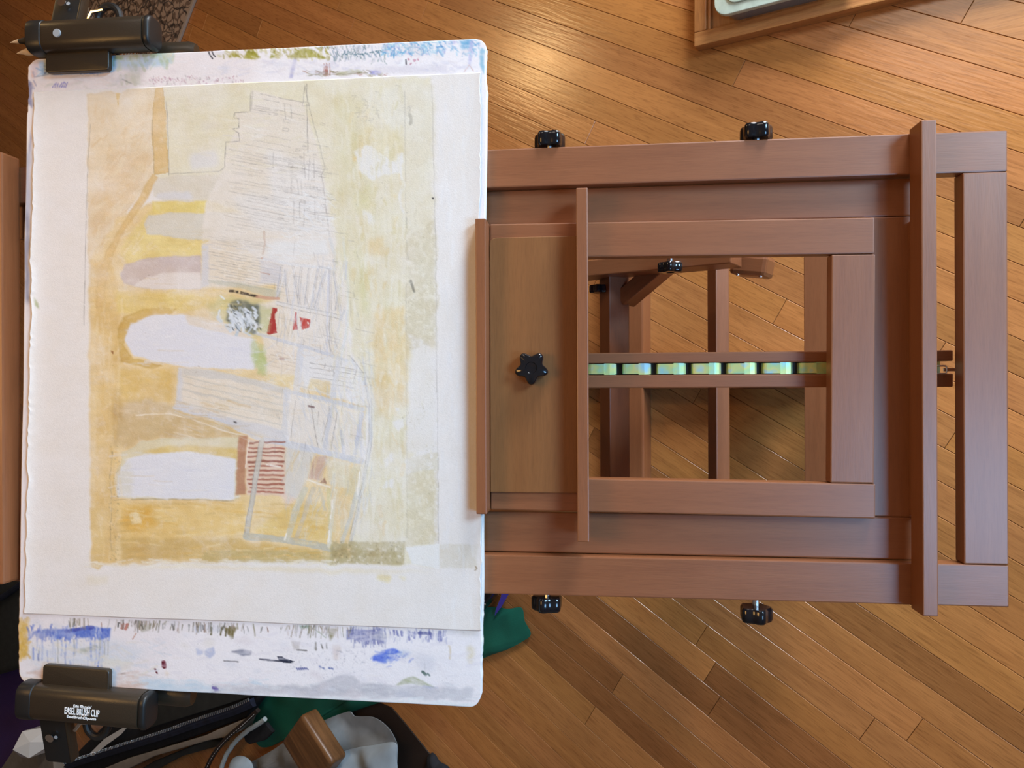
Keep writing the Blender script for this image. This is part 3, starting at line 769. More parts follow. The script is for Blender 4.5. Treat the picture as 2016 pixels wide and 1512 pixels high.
    P([(66, 585), (76, 596), (78, 608), (70, 602)], (170, 176, 130), .8, 1, 1)
    P([(168, 1132), (215, 1136), (212, 1152), (170, 1150)], (232, 222, 190), .4, 3, 3)
    c.spots(60, 690, 170, 860, 1100, 2.0, (150, 140, 110), .4); c.spots(30, 190, 440, 720, 1100, 1.8, (130, 110, 85), .4)
    c.spots(140, 800, 430, 862, 1075, 1.6, (170, 160, 128), .45); c.spots(90, 655, 1066, 800, 1112, 1.8, (110, 100, 75), .5); c.spots(50, 215, 860, 235, 1105, 2.2, (120, 105, 78), .5)
    # soft streaks along the brush direction
    for _ in range(260):
        x = random.uniform(650, 800); y = random.uniform(190, 1050); d = random.uniform(15, 55)
        Ln([(x, y), (x + random.uniform(-3, 3), y + d)], random.uniform(1, 4), random.choice([(236, 230, 204), (222, 212, 168), (216, 210, 168)]), .25, 1, .25)
    for _ in range(140):
        x = random.uniform(185, 640); y = random.uniform(430, 1095); d = random.uniform(15, 60)
        if random.random() < .5: continue
        Ln([(x, y), (x + d, y + random.uniform(-3, 3))], random.uniform(1, 3), random.choice([(236, 220, 180), (214, 184, 120)]), .16, 1, .25)
    V = math.pi / 2
    # bristle marks and scraped lights over the whole picture
    c.scumble(182, 190, 300, 500, 120, 34, 5, [(238, 222, 188), (228, 204, 158), (240, 228, 200), (224, 196, 146)], .4, -V * .6, .5)
    c.scumble(330, 165, 600, 340, 140, 40, 5, [(234, 228, 200), (226, 218, 182), (238, 232, 212)], .35, 0, .3)
    c.scumble(655, 170, 800, 1060, 420, 46, 6, [(236, 230, 206), (226, 216, 176), (232, 224, 192), (220, 212, 170), (238, 234, 218)], .42, V, .12)
    c.scumble(690, 180, 790, 620, 60, 26, 9, [(214, 206, 150), (226, 204, 140), (236, 232, 220)], .35, V, .4)
    c.scumble(735, 600, 800, 1060, 70, 24, 8, [(232, 206, 150), (238, 232, 216), (226, 212, 170)], .4, V, .5)
    c.scumble(802, 170, 862, 1070, 200, 14, 3, [(238, 234, 224), (214, 206, 180), (232, 226, 206)], .45, V, .4, .25)
    c.scumble(866, 150, 940, 1240, 90, 60, 8, [(242, 240, 238), (232, 230, 230)], .35, V, .1)
    c.scumble(455, 200, 640, 460, 150, 44, 3, [(240, 236, 228), (236, 226, 210), (226, 218, 208)], .55, .14, .12, .15)
    c.scumble(560, 380, 655, 470, 90, 30, 4, [(240, 240, 238), (230, 230, 232), (236, 230, 220)], .6, .14, .9)
    c.scumble(402, 480, 640, 560, 110, 40, 2.4, [(240, 236, 230), (206, 202, 202), (224, 212, 196)], .55, .12, .1)
    c.scumble(550, 515, 684, 700, 170, 46, 2.6, [(240, 238, 236), (212, 211, 218), (228, 218, 200), (198, 198, 206)], .55, V + .15, .3)
    c.scumble(525, 670, 730, 790, 140, 26, 3, [(238, 234, 228), (208, 206, 210), (226, 206, 172)], .5, .2, .9)
    c.scumble(560, 770, 728, 905, 150, 40, 3.2, [(238, 236, 236), (206, 206, 214), (196, 198, 208), (236, 226, 204)], .5, V - .2, .45)
    c.scumble(560, 900, 720, 1060, 130, 44, 3.4, [(214, 208, 188), (236, 224, 190), (200, 200, 198), (226, 202, 150)], .5, V + .25, .35)
    c.scumble(700, 700, 736, 1000, 60, 50, 3, [(216, 216, 216), (236, 232, 220), (206, 206, 208)], .5, V, .25)
    c.scumble(350, 725, 560, 865, 80, 60, 2.6, [(238, 228, 208), (208, 202, 192), (214, 206, 196)], .5, .28, .06)
    c.scumble(250, 625, 505, 722, 60, 40, 5, [(236, 233, 234), (220, 218, 226), (230, 226, 226)], .5, .05, .2)
    c.scumble(232, 890, 460, 982, 60, 44, 5, [(236, 234, 236), (220, 219, 228), (230, 228, 230)], .5, 0, .2)
    c.scumble(190, 600, 240, 1100, 90, 50, 6, [(234, 212, 156), (222, 188, 116), (238, 222, 180)], .35, V, .12)
    c.scumble(240, 570, 460, 610, 50, 40, 4, [(236, 214, 140), (222, 196, 116)], .4, .05, .15)
    c.scumble(240, 470, 400, 505, 40, 30, 4, [(238, 220, 150), (226, 204, 128)], .4, 0, .3)
    c.scumble(235, 790, 470, 862, 60, 46, 5, [(216, 190, 140), (196, 170, 120), (226, 204, 156)], .4, .15, .2)
    c.scumble(235, 990, 640, 1100, 150, 46, 5, [(236, 206, 134), (222, 180, 94), (238, 222, 170), (206, 176, 112)], .4, .02, .2)
    c.scumble(180, 1102, 660, 1118, 90, 26, 4, [(238, 230, 206), (240, 236, 226)], .7, 0, .2)
    # the thick white knot
    c.scumble(442, 604, 508, 650, 60, 16, 6, [(222, 227, 232), (232, 235, 238), (206, 212, 218)], .95, V * .7, .7, .05, .30)
    c.scumble(446, 600, 514, 656, 22, 9, 1.8, [(58, 62, 60), (90, 96, 94)], .85, V * .7, .9, .1)
    # more pencil
    for i in range(70):
        x = random.uniform(540, 715); y = random.uniform(470, 900); a = random.choice([.22, V + .1, V - .2]) + random.uniform(-.12, .12); d = random.uniform(8, 40)
        c.pencil([(x, y), (x + math.cos(a) * d, y + math.sin(a) * d)], .26)
    for i in range(50):
        x = random.uniform(440, 630); y = random.uniform(300, 470); d = random.uniform(10, 60)
        c.pencil([(x, y), (x + d, y + d * .16)], .22)
    c.finish((239, 233, 226), .36, .08, .03, 60)
    return c

# ------------------------------------------------------------------ studio smears on the drawing board
def paint_board():
    c = Canvas(20, 60, 975, 1410, (243, 238, 239), 8)
    P, Ln = c.poly, c.line
    P([(40, 110), (500, 90), (500, 170), (40, 190)], (235, 224, 220), .5, 6, 10)
    P([(40, 1120), (400, 1200), (250, 1390), (30, 1370)], (233, 225, 226), .5, 6, 10)
    # top strip
    P([(75, 122), (200, 102), (208, 138), (110, 146), (80, 150)], (166, 198, 228), .9, 2, 2, .3)
    P([(200, 108), (330, 98), (332, 128), (205, 136)], (176, 206, 230), .8, 2, 3, .3)
    for x, y in ((232, 114), (262, 112), (300, 112), (310, 108)): P([(x - 8, y - 4), (x + 9, y - 5), (x + 8, y + 4), (x - 7, y + 5)], (150, 172, 120), .75, 3, 1, .4)
    P([(318, 100), (345, 98), (342, 124), (320, 126)], (200, 205, 170), .6, 3, 2)
    for i in range(16): x = 88 + i * 7; Ln([(x, 138 - i * .2), (x + random.uniform(2, 6), 139 + random.uniform(-3, 3))], random.uniform(1.4, 3.4), (52, 74, 130), .8, 2, .2)
    Ln([(66, 152), (100, 146), (140, 142)], 1.2, (90, 105, 130), .7, 1)
    P([(60, 130), (76, 120), (72, 150), (62, 160)], (214, 196, 200), .6, 3, 2); P([(54, 160), (62, 165), (60, 215), (53, 205)], (120, 120, 160), .7, 3, 1)
    for i in range(7): x = 104 + i * 4; Ln([(x, 172), (x + random.uniform(2, 6), 163 + random.uniform(-4, 4))], 1.6, (70, 66, 180), .75, 1.5, .1)
    for x in (236, 248, 262): Ln([(x, 150), (x + 4, 166)], 7, (214, 212, 196), .7, 2, .15)
    Ln([(242, 157), (260, 165)], 2, (140, 140, 135), .8, 1); P([(250, 145), (272, 132), (276, 165), (255, 166)], (216, 216, 200), .6, 3, 2)
    c.spots(60, 290, 152, 470, 166, 2, (150, 90, 120), .5)
    Ln([(410, 100), (414, 110), (419, 116)], 2.4, (40, 38, 46), .95, .5); Ln([(416, 98), (420, 108), (424, 112)], 2.2, (40, 38, 46), .95, .5)
    P([(428, 108), (444, 112), (432, 114)], (178, 178, 110), .5, 2, 1)
    for x0, x1, t in ((450, 472, 100), (480, 512, 94), (530, 545, 104), (562, 640, 92)):
        P([(x0, 113), ((x0 + x1) / 2 - 4, t), (x1, 110), (x1 + 4, 113)], (150, 146, 46), .85, 3, 1, .5); P([(x0 + 6, 112), ((x0 + x1) / 2, t + 8), (x1, 113)], (186, 180, 90), .5, 4, 2, .5)
    P([(578, 114), (586, 114), (576, 154), (570, 154)], (176, 174, 210), .8, 1, 1)
    for i in range(9): x = 628 + i * 4; Ln([(x, 94), (x + random.uniform(-2, 3), 92 + random.uniform(-2, 4))], 1.6, (70, 80, 60), .7, 1, .1)
    for i in range(46): x = random.uniform(655, 720); y = random.uniform(86, 116); Ln([(x, y), (x + random.uniform(-3, 3), y + random.uniform(4, 10))], 1.2, random.choice([(120, 140, 160), (90, 110, 110), (150, 160, 180)]), .55, 1.5, .25)
    for i in range(22): x = 674 + i * 3.6; Ln([(x, 108 - i * .35), (x + 3, 105 + random.uniform(-4, 6))], 1.6, (52, 96, 110), .8, 2, .15)
    for i in range(110): x = random.uniform(752, 878); y = random.uniform(80, 104); Ln([(x, y), (x + random.uniform(-6, 6), y + random.uniform(2, 8))], random.uniform(1, 3.2), random.choice([(110, 180, 214), (80, 150, 200), (160, 205, 225), (120, 150, 200)]), .65, 2, .15)
    P([(905, 78), (925, 76), (930, 96), (908, 94)], (90, 160, 205), .7, 4, 2, .5); P([(946, 95), (955, 100), (953, 145), (946, 130)], (140, 190, 215), .8, 3, 1, .5); P([(924, 80), (932, 80), (928, 128), (922, 128)], (190, 188, 224), .7, 1, 1)
    P([(660, 145), (690, 138), (710, 142), (720, 147), (662, 150)], (170, 172, 120), .7, 3, 1, .4); P([(728, 140), (752, 138), (752, 146), (730, 147)], (120, 120, 200), .7, 3, 1, .4)
    for i in range(10): x = random.uniform(632, 650); Ln([(x, 148), (x + random.uniform(-2, 2), random.uniform(124, 140))], 1.6, (150, 80, 60), .7, 1, .2)
    Ln([(600, 150), (650, 147), (730, 145)], 2, (110, 105, 70), .6, 2, .35)
    P([(790, 118), (800, 112), (798, 130), (786, 130)], (246, 246, 248), .9, 2, 1); c.spots(12, 796, 112, 830, 128, 2.4, (170, 70, 100), .7); Ln([(799, 118), (800, 127)], 2, (50, 48, 60), .9, .5)
    P([(735, 132), (880, 126), (880, 142), (735, 146)], (212, 206, 216), .5, 2, 2); Ln([(914, 142), (924, 128), (932, 140)], 1.2, (206, 150, 130), .7, .5)
    # left edge
    P([(50, 420), (58, 420), (58, 600), (50, 600)], (130, 134, 160), .7, 3, 2); P([(46, 300), (60, 300), (60, 420), (46, 420)], (150, 160, 190), .5, 3, 3)
    # bottom strip
    P([(38, 1220), (58, 1226), (56, 1250), (54, 1290), (38, 1300)], (218, 184, 92), .85, 3, 3, .4)
    P([(54, 1262), (62, 1244), (90, 1238), (140, 1238), (185, 1234), (218, 1236), (216, 1255), (196, 1262), (180, 1252), (160, 1256), (146, 1250), (134, 1262), (126, 1254), (108, 1262), (100, 1250), (80, 1258), (70, 1250)], (96, 122, 205), .9, 2, 1, .4)
    Ln([(130, 1242), (160, 1238), (182, 1236)], 7, (74, 84, 170), .85, 1.5)
    for x, y1 in ((82, 1300), (72, 1280), (120, 1290), (150, 1282), (178, 1300), (195, 1330), (200, 1350), (214, 1262), (106, 1262), (135, 1270)):
        Ln([(x, 1250), (x + 2, (1250 + y1) / 2), (x, y1)], random.uniform(1.6, 4), (110, 134, 210), .5, 2, .15)
    Ln([(75, 1288), (76, 1300)], 3.4, (70, 84, 190), .8, 1); Ln([(138, 1300), (139, 1308)], 5, (130, 150, 215), .6); Ln([(193, 1312), (198, 1352)], 4, (104, 134, 214), .8, 1); P([(192, 1335), (203, 1340), (202, 1358), (194, 1358)], (120, 150, 215), .6, 2, 1)
    P([(60, 1270), (230, 1262), (300, 1280), (230, 1310), (60, 1310)], (206, 216, 228), .5, 8, 8, .5)
    P([(155, 1276), (185, 1268), (195, 1274), (160, 1284)], (160, 165, 140), .6, 3, 2)
    P([(64, 1322), (180, 1325), (188, 1335), (66, 1345)], (206, 180, 164), .7, 4, 4, .4); P([(198, 1344), (280, 1345), (284, 1364), (200, 1362)], (206, 178, 160), .75, 4, 4, .3)
    P([(270, 1336), (400, 1344), (500, 1370), (300, 1366)], (190, 212, 228), .7, 4, 4, .4)
    P([(200, 1295), (255, 1300), (255, 1320), (200, 1315)], (224, 222, 206), .6, 4, 4); P([(226, 1312), (238, 1312), (236, 1338), (228, 1338)], (200, 206, 226), .6, 1, 2)
    for i in range(40):
        x = random.uniform(130, 620); y = 1217 + (x - 50) * .031
        Ln([(x, y + 3), (x - random.uniform(-2, 4), y + random.uniform(6, 18))], random.uniform(.8, 2.4), random.choice([(60, 58, 54), (120, 80, 60), (90, 86, 60), (150, 150, 150)]), .7, 1, .15)
    for x, y, w in ((250, 1230, 6), (242, 1229, 5)): Ln([(x, y), (x - 3, y + 8)], w, (180, 110, 90), .8, 1, .1)
    Ln([(268, 1246), (260, 1258)], 1.4, (180, 120, 90), .8)
    P([(275, 1232), (300, 1228), (296, 1240), (280, 1242)], (170, 168, 150), .6, 3, 1, .4)
    for x, y in ((416, 1240), (436, 1240), (446, 1242), (452, 1238), (460, 1246)): Ln([(x, y - 4), (x - 1, y + 10)], 3.4, (82, 74, 36), .85, 1.5, .1)
    P([(442, 1236), (470, 1236), (462, 1252), (456, 1260), (450, 1248)], (110, 100, 54), .8, 3, 1)
    P([(384, 1274), (402, 1278), (400, 1288), (386, 1288)], (190, 196, 222), .8, 3, 1); P([(404, 1280), (420, 1274), (424, 1286), (414, 1297), (405, 1290)], (186, 192, 218), .85, 3, 1); P([(385, 1232), (396, 1230), (394, 1246), (386, 1244)], (200, 206, 230), .7, 2, 1)
    P([(455, 1283), (475, 1278), (496, 1282), (496, 1290), (480, 1291), (470, 1288)], (140, 142, 160), .85, 2, 1, .3, edge=.4)
    Ln([(441, 1301), (470, 1302)], 1.5, (60, 58, 60), .9); Ln([(512, 1298), (540, 1301), (575, 1303)], 3, (32, 34, 54), .95, 1.2); P([(545, 1291), (556, 1292), (562, 1298), (580, 1302), (572, 1305), (550, 1303)], (40, 46, 66), .95, 1.5, 0)
    for x in range(584, 606, 4): Ln([(x, 1316), (x + 3, 1319)], 2.6, (90, 96, 150), .8, 1.5)
    for x, y in ((630, 1313), (636, 1315), (648, 1315), (653, 1316)): Ln([(x, y), (x + 2, y + 1)], 3, (84, 100, 160), .8, 1)
    P([(576, 1262), (592, 1264), (590, 1280), (578, 1280)], (190, 182, 176), .6, 3, 1, .4, grain=.1); Ln([(585, 1280), (604, 1281)], 2, (70, 66, 62), .8, 1)
    Ln([(622, 1264), (623, 1278)], 4, (130, 124, 116), .7, 1.5, .2); Ln([(633, 1268), (636, 1276)], 2, (80, 76, 70), .8); Ln([(643, 1266), (644, 1276)], 2, (80, 76, 70), .8)
    P([(588, 1232), (612, 1232), (608, 1238), (590, 1238)], (120, 150, 130), .6, 3, 1, .4)
    P([(642, 1236), (668, 1238), (656, 1252), (649, 1264), (646, 1250)], (146, 140, 104), .85, 2.5, 1, .3); Ln([(620, 1240), (640, 1256)], 2, (170, 180, 160), .7, 2, .2)
    P([(655, 1268), (672, 1270), (666, 1298), (657, 1296)], (222, 206, 196), .7, 3, 2)
    for x in np.arange(684, 756, 3.0): Ln([(x, 1240), (x + 1, 1258 + random.uniform(0, 10) * (x > 698))], 3.2, (104, 110, 166), .62, 1.4, .15)
    for x, d in ((776, 8), (782, 9), (790, 8), (804, 16), (816, 14), (828, 12), (846, 14), (864, 18), (868, 20)): Ln([(x, 1243), (x + random.uniform(-1, 2), 1243 + d)], random.uniform(2, 5), (104, 108, 170), .75, 1.5, .12)
    Ln([(825, 1246), (848, 1248)], 6, (92, 96, 150), .8, 1.2)
    P([(733, 1300), (740, 1288), (752, 1280), (775, 1278), (790, 1284), (780, 1288), (764, 1292), (764, 1306), (748, 1306)], (84, 112, 218), .95, 3, 1, .45); P([(758, 1288), (776, 1284), (770, 1300), (756, 1310)], (150, 170, 226), .6, 4, 2, .4)
    P([(780, 1280), (806, 1280), (800, 1292), (784, 1292)], (150, 172, 210), .5, 5, 3, .4)
    Ln([(832, 1323), (838, 1328)], 6, (34, 64, 54), .95, 1.5); Ln([(842, 1326), (846, 1330)], 3, (40, 70, 60), .8, 1); Ln([(836, 1300), (837, 1320)], 1.2, (160, 160, 160), .6)
    P([(815, 1290), (860, 1290), (855, 1320), (820, 1320)], (206, 206, 216), .5, 6, 6)
    P([(778, 1350), (796, 1336), (814, 1332), (836, 1342), (860, 1354), (840, 1352), (812, 1346)], (172, 178, 138), .85, 1.5, 1, .2, edge=.3); Ln([(834, 1352), (860, 1355)], 6, (170, 176, 204), .7, 1)
    P([(420, 1344), (600, 1352), (640, 1340), (690, 1330), (712, 1344), (780, 1352), (930, 1354), (930, 1378), (420, 1364)], (198, 196, 202), .8, 4, 2, .4)
    P([(420, 1364), (940, 1384), (946, 1396), (420, 1376)], (226, 232, 234), .8, 3, 2, .4)
    Ln([(884, 1272), (886, 1296)], 4, (222, 208, 180), .7, 1.5); P([(920, 1270), (934, 1275), (930, 1310), (920, 1300)], (226, 216, 182), .7, 4, 3, .4)
    Ln([(322, 1304), (323, 1312)], 8.5, (98, 22, 36), 1, .6); Ln([(305, 1317), (306, 1318)], 3, (90, 24, 36), .95, 0); Ln([(308, 1323), (309, 1325)], 3, (90, 24, 36), .95, 0)
    P([(324, 1318), (334, 1324), (328, 1330)], (226, 204, 160), .7, 3, 2)
    P([(418, 1350), (428, 1351), (432, 1358), (424, 1361), (418, 1356)], (74, 52, 140), .95, 1.5, 0); c.spots(8, 408, 1346, 440, 1364, 2, (80, 70, 150), .6)
    for y in (1326, 1328): Ln([(238, y), (246, y - 1)], 1.4, (110, 104, 100), .8, 1)
    c.spots(160, 60, 1222, 940, 1340, 1.3, (130, 126, 128), .4)
    for _ in range(140):
        x = random.uniform(50, 940); y = random.choice([random.uniform(80, 165), random.uniform(1225, 1380)])
        Ln([(x, y), (x + random.uniform(10, 50), y + random.uniform(-2, 2))], random.uniform(1, 3), random.choice([(240, 238, 240), (222, 216, 222), (236, 228, 222)]), .3, 1, .2)
    V = math.pi / 2
    c.scumble(72, 120, 205, 146, 70, 16, 5, [(150, 186, 222), (184, 208, 230), (120, 160, 206), (214, 220, 226)], .6, 0, .8)
    c.scumble(88, 134, 200, 144, 36, 9, 2.6, [(44, 62, 120), (70, 96, 160)], .75, 0, .9)
    c.scumble(200, 100, 345, 134, 70, 18, 6, [(180, 208, 230), (206, 216, 214), (190, 200, 160), (160, 180, 130)], .5, V, .6)
    c.scumble(45, 130, 70, 300, 40, 12, 5, [(236, 200, 180), (150, 150, 180), (120, 120, 160), (240, 224, 214)], .6, V, .5)
    c.scumble(75, 148, 330, 178, 70, 24, 5, [(238, 222, 214), (226, 214, 212), (240, 230, 224), (214, 212, 204)], .5, 0, .5)
    c.scumble(440, 92, 650, 114, 130, 12, 4, [(150, 146, 46), (176, 170, 74), (200, 194, 120), (128, 124, 40), (232, 226, 214)], .65, V * .7, .8)
    c.scumble(650, 84, 760, 122, 120, 12, 2, [(130, 150, 176), (170, 180, 200), (80, 110, 110), (236, 236, 240)], .6, V, .6)
    c.scumble(750, 78, 945, 108, 190, 12, 3.4, [(110, 180, 214), (150, 200, 226), (90, 150, 200), (200, 220, 232), (236, 238, 244), (170, 170, 214)], .65, V * .6, 1.2)
    c.scumble(440, 118, 940, 146, 120, 26, 6, [(240, 236, 240), (222, 216, 226), (230, 222, 222), (210, 208, 222)], .5, 0, .6)
    c.scumble(600, 140, 760, 150, 50, 14, 2, [(150, 140, 90), (120, 110, 80), (170, 120, 100)], .6, 0, .5)
    c.scumble(290, 150, 480, 166, 90, 5, 1.8, [(150, 90, 120), (170, 120, 120), (140, 130, 130)], .5, V, 1.2)
    c.scumble(36, 1216, 58, 1300, 40, 10, 6, [(222, 186, 90), (206, 170, 80), (232, 210, 150)], .6, V, .6)
    c.scumble(55, 1236, 220, 1258, 120, 18, 4, [(96, 122, 205), (74, 96, 190), (130, 150, 214), (176, 190, 226), (230, 228, 236)], .6, V, .35)
    for _ in range(34):
        x = random.uniform(60, 222); y = random.uniform(1250, 1285)
        c.line([(x, y), (x + random.uniform(-2, 2), y + random.uniform(10, 46))], random.uniform(.8, 3.4), random.choice([(110, 134, 210), (150, 164, 210), (150, 150, 140), (180, 190, 220)]), random.uniform(.25, .6), 1.6, .22)
    c.scumble(60, 1262, 330, 1340, 150, 34, 6, [(214, 220, 230), (236, 232, 232), (224, 218, 214), (204, 210, 222), (228, 222, 204)], .45, .1, .7)
    c.scumble(60, 1322, 290, 1362, 90, 26, 7, [(210, 184, 166), (222, 204, 192), (232, 222, 216)], .5, 0, .3)
    c.scumble(270, 1338, 520, 1368, 70, 34, 6, [(190, 212, 228), (214, 224, 232), (230, 230, 234)], .5, .04, .2)
    for _ in range(120):
        x = random.gauss(random.choice([150, 260, 300, 400, 450, 600, 655]), 22); y = 1215 + (x - 50) * .031
        c.line([(x, y), (x - random.uniform(-3, 5), y + random.uniform(4, 24))], random.uniform(.7, 2.6), random.choice([(70, 66, 58), (120, 100, 70), (110, 104, 64), (160, 156, 150), (150, 130, 110)]), random.uniform(.25, .7), 1.2, .22)
    c.scumble(690, 1240, 760, 1268, 80, 22, 3, [(104, 110, 166), (130, 134, 180), (80, 84, 140), (200, 202, 220)], .55, V, .15)
    c.scumble(765, 1242, 880, 1262, 60, 14, 3, [(104, 108, 170), (150, 150, 190), (214, 212, 224)], .55, V, .3)
    c.scumble(736, 1280, 800, 1306, 50, 14, 5, [(84, 112, 218), (120, 144, 224), (170, 186, 228), (60, 84, 190)], .5, -.5, .6, .15, .25)
    c.scumble(420, 1346, 940, 1380, 150, 30, 6, [(200, 198, 204), (214, 212, 214), (190, 190, 198), (226, 228, 230)], .45, .04, .25)
    c.scumble(420, 1374, 945, 1394, 90, 30, 5, [(232, 238, 240), (220, 226, 228), (240, 240, 240)], .6, .04, .15)
    c.scumble(330, 1240, 940, 1345, 160, 40, 7, [(240, 236, 240), (224, 218, 226), (232, 226, 230)], .4, .05, .6)
    c.scumble(560, 1280, 720, 1335, 120, 4, 1.2, [(150, 148, 160), (130, 130, 150)], .45, 0, 1.5)
    for _ in range(90):
        x = random.uniform(45, 945); y = random.choice([random.uniform(80, 170), random.uniform(1222, 1390)]); r = random.uniform(6, 26)
        P([(x - r, y), (x, y - r * .4), (x + r, y + r * .1), (x + r * .3, y + r * .5)], random.choice([(222, 212, 214), (214, 214, 224), (226, 220, 208), (206, 208, 220), (240, 236, 238)]), .4, 5, 3, .4)
    c.finish((246, 241, 242), .25, .06, .03, 90)
    return c

# ================================================================== FLOOR
BANG = math.radians(29.85)
E1 = Vector((math.cos(BANG), -math.sin(BANG), 0))       # along the boards
E2 = Vector((math.sin(BANG), math.cos(BANG), 0))        # across the boards
PITCH = 0.0571
PHASE = 0.2167 * CAM_H
floor_base = link('floor', box_mesh('floor', 6.55, 5.1, 0.02, 0), M['subfloor'], None, (-1.525, 0, -0.022))
tag(floor_base, 'warm brown hardwood floor laid in narrow planks', None, None, 'structure')

def project(p):
    d = Vector(p) - CAMP
    z = d.dot(FWD)
    if z < 0.05: return None
    return 1008 + FPX * d.dot(RGT) / z, 756 - FPX * d.dot(UPV) / z, z

def plank_mesh(name, ln, wd, tint, origin=None, axes=None, bm=None, lay=None):
    own = bm is None
    if own:
        bm = bmesh.new(); lay = bm.verts.layers.float_color.new('tint')
    g, c, t = 0.0004, 0.0007, 0.012
    x, y = ln / 2 - g, wd / 2 - g
    vs = []
    for (ix, iy, z) in ((0, 0, -t), (0, 0, -c), (c, c, 0)):
        ring = []
        for sx, sy in ((-1, -1), (1, -1), (1, 1), (-1, 1)):
            co = Vector((sx * (x - ix), sy * (y - iy), z))
            if not own: co = origin + E1 * co.x + E2 * co.y + Vector((0, 0, co.z))
            v = bm.verts.new(co); v[lay] = (*tint, 1); ring.append(v)
        vs.append(ring)
    for r0, r1 in zip(vs, vs[1:]):
        for k in range(4): bm.faces.new((r0[k], r0[(k + 1) % 4], r1[(k + 1) % 4], r1[k]))
    bm.faces.new(vs[2])
    if own: return bm_mesh(bm, name)

planks = []
prng = random.Random(5)
row0 = int((-5.0 - PHASE) / PITCH); row1 = int((3.4 - PHASE) / PITCH)
for r in range(row0, row1):
    off = PHASE + (r + 0.5) * PITCH
    t = -6.2 + prng.uniform(0, 0.6)
    while t < 3.6:
        ln = prng.choice([0.45, 0.7, 0.9, 1.1, 1.3, 1.5])
        c = E1 * (t + ln / 2) + E2 * off
        t += ln
        if not (-5.2 < c.x < 2.2 and -3.0 < c.y < 3.0): continue
        v = prng.gauss(0, 1)
        k = 1.0 + 0.055 * v
        if prng.random() < 0.05: k *= 0.80
        tint = (0.47 * k, 0.196 * k * prng.uniform(.97, 1.03), 0.060 * k * prng.uniform(.92, 1.08))
        area = 0.0
        for s in (-.4, 0, .4):
            q = project(c + E1 * ln * s)
            if q and -20 < q[0] < 2036 and -20 < q[1] < 1532:
                hid = (60 < q[0] < 945 and 120 < q[1] < 1360)
                area += (0.05 if hid else 1.0) * ln / q[2] ** 2
        planks.append((area, c, ln, tint))
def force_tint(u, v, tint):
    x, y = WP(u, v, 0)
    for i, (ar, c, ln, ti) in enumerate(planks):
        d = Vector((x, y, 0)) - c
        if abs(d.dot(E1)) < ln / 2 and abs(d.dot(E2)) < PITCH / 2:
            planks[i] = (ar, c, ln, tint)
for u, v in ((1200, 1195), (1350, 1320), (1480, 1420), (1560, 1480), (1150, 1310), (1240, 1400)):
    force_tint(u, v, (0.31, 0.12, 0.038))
planks.sort(key=lambda p: -p[0])
EROT = Euler((0, 0, -BANG))
for ar, c, ln, tint in planks[:290]:
    link('plank', plank_mesh('plank', ln, PITCH, tint), M['plank'], floor_base, c, EROT)
bm = bmesh.new(); lay = bm.verts.layers.float_color.new('tint')
for ar, c, ln, tint in planks[290:]:
    plank_mesh('x', ln, PITCH, tint, c, None, bm, lay)
fp = link('outer_planks', bm_mesh(bm, 'outer_planks'), M['plank'], floor_base, (0, 0, 0))
tag(fp, kind='stuff')

# ================================================================== ROOM SHELL (outside the picture; it carries the window light)
RX0, RX1, RY0, RY1, RZ = -4.7, 1.65, -2.45, 2.45, 2.5
def shell(name, boxes, mat):
    bm = bmesh.new()
    for (x0, x1, y0, y1, z0, z1) in boxes:
        r = bmesh.ops.create_cube(bm, size=1)
        bmesh.ops.scale(bm, vec=(x1 - x0, y1 - y0, z1 - z0), verts=r['verts'])
        bmesh.ops.translate(bm, vec=((x0 + x1) / 2, (y0 + y1) / 2, (z0 + z1) / 2), verts=r['verts'])
    return tag(link(name, bm_mesh(bm, name), mat), kind='structure')
WY0, WY1, WZ0, WZ1 = 0.50, 1.45, 0.72, 2.2  # unseen opening, its edges set to keep daylight off the lower floor
VY0, VY1, VZ0, VZ1 = -0.75, -0.09, 1.55, 2.25
shell('wall_right', [(RX1, RX1 + .1, RY0, VY0, 0, RZ), (RX1, RX1 + .1, VY1, WY0, 0, RZ), (RX1, RX1 + .1, WY1, RY1, 0, RZ),
                     (RX1, RX1 + .1, VY0, VY1, 0, VZ0), (RX1, RX1 + .1, VY0, VY1, VZ1, RZ), (RX1, RX1 + .1, WY0, WY1, 0, WZ0), (RX1, RX1 + .1, WY0, WY1, WZ1, RZ)], M['wall'])
shell('wall_left', [(RX0 - .1, RX0, RY0, RY1, 0, RZ)], M['wall'])
BX0, BX1, BZ0, BZ1 = 0.2, 1.0, 0.05, 1.46  # unseen door opening, added low for the floor light
shell('wall_back', [(RX0, BX0, RY1, RY1 + .1, 0, RZ), (BX1, RX1, RY1, RY1 + .1, 0, RZ), (BX0, BX1, RY1, RY1 + .1, 0, BZ0), (BX0, BX1, RY1, RY1 + .1, BZ1, RZ)], M['wall'])
shell('wall_front', [(RX0, RX1, RY0 - .1, RY0, 0, RZ)], M['wall'])
shell('ceiling', [(RX0 - .1, RX1 + .1, RY0 - .1, RY1 + .1, RZ, RZ + .1)], M['ceiling'])
def window(n, y0, y1, z0, z1, cols):
    t = .045
    bx = [(RX1 + .02, RX1 + .07, y0, y0 + t, z0, z1), (RX1 + .02, RX1 + .07, y1 - t, y1, z0, z1), (RX1 + .02, RX1 + .07, y0, y1, z0, z0 + t), (RX1 + .02, RX1 + .07, y0, y1, z1 - t, z1)]
    for k in range(1, cols):
        yc = y0 + (y1 - y0) * k / cols
        bx.append((RX1 + .025, RX1 + .065, yc - t / 2, yc + t / 2, z0 + t, z1 - t))
    shell('window_%d' % n, bx, M['white_trim'])
window(1, WY0, WY1, WZ0, WZ1, 2)
window(2, VY0, VY1, VZ0, VZ1, 1)
t_ = .04
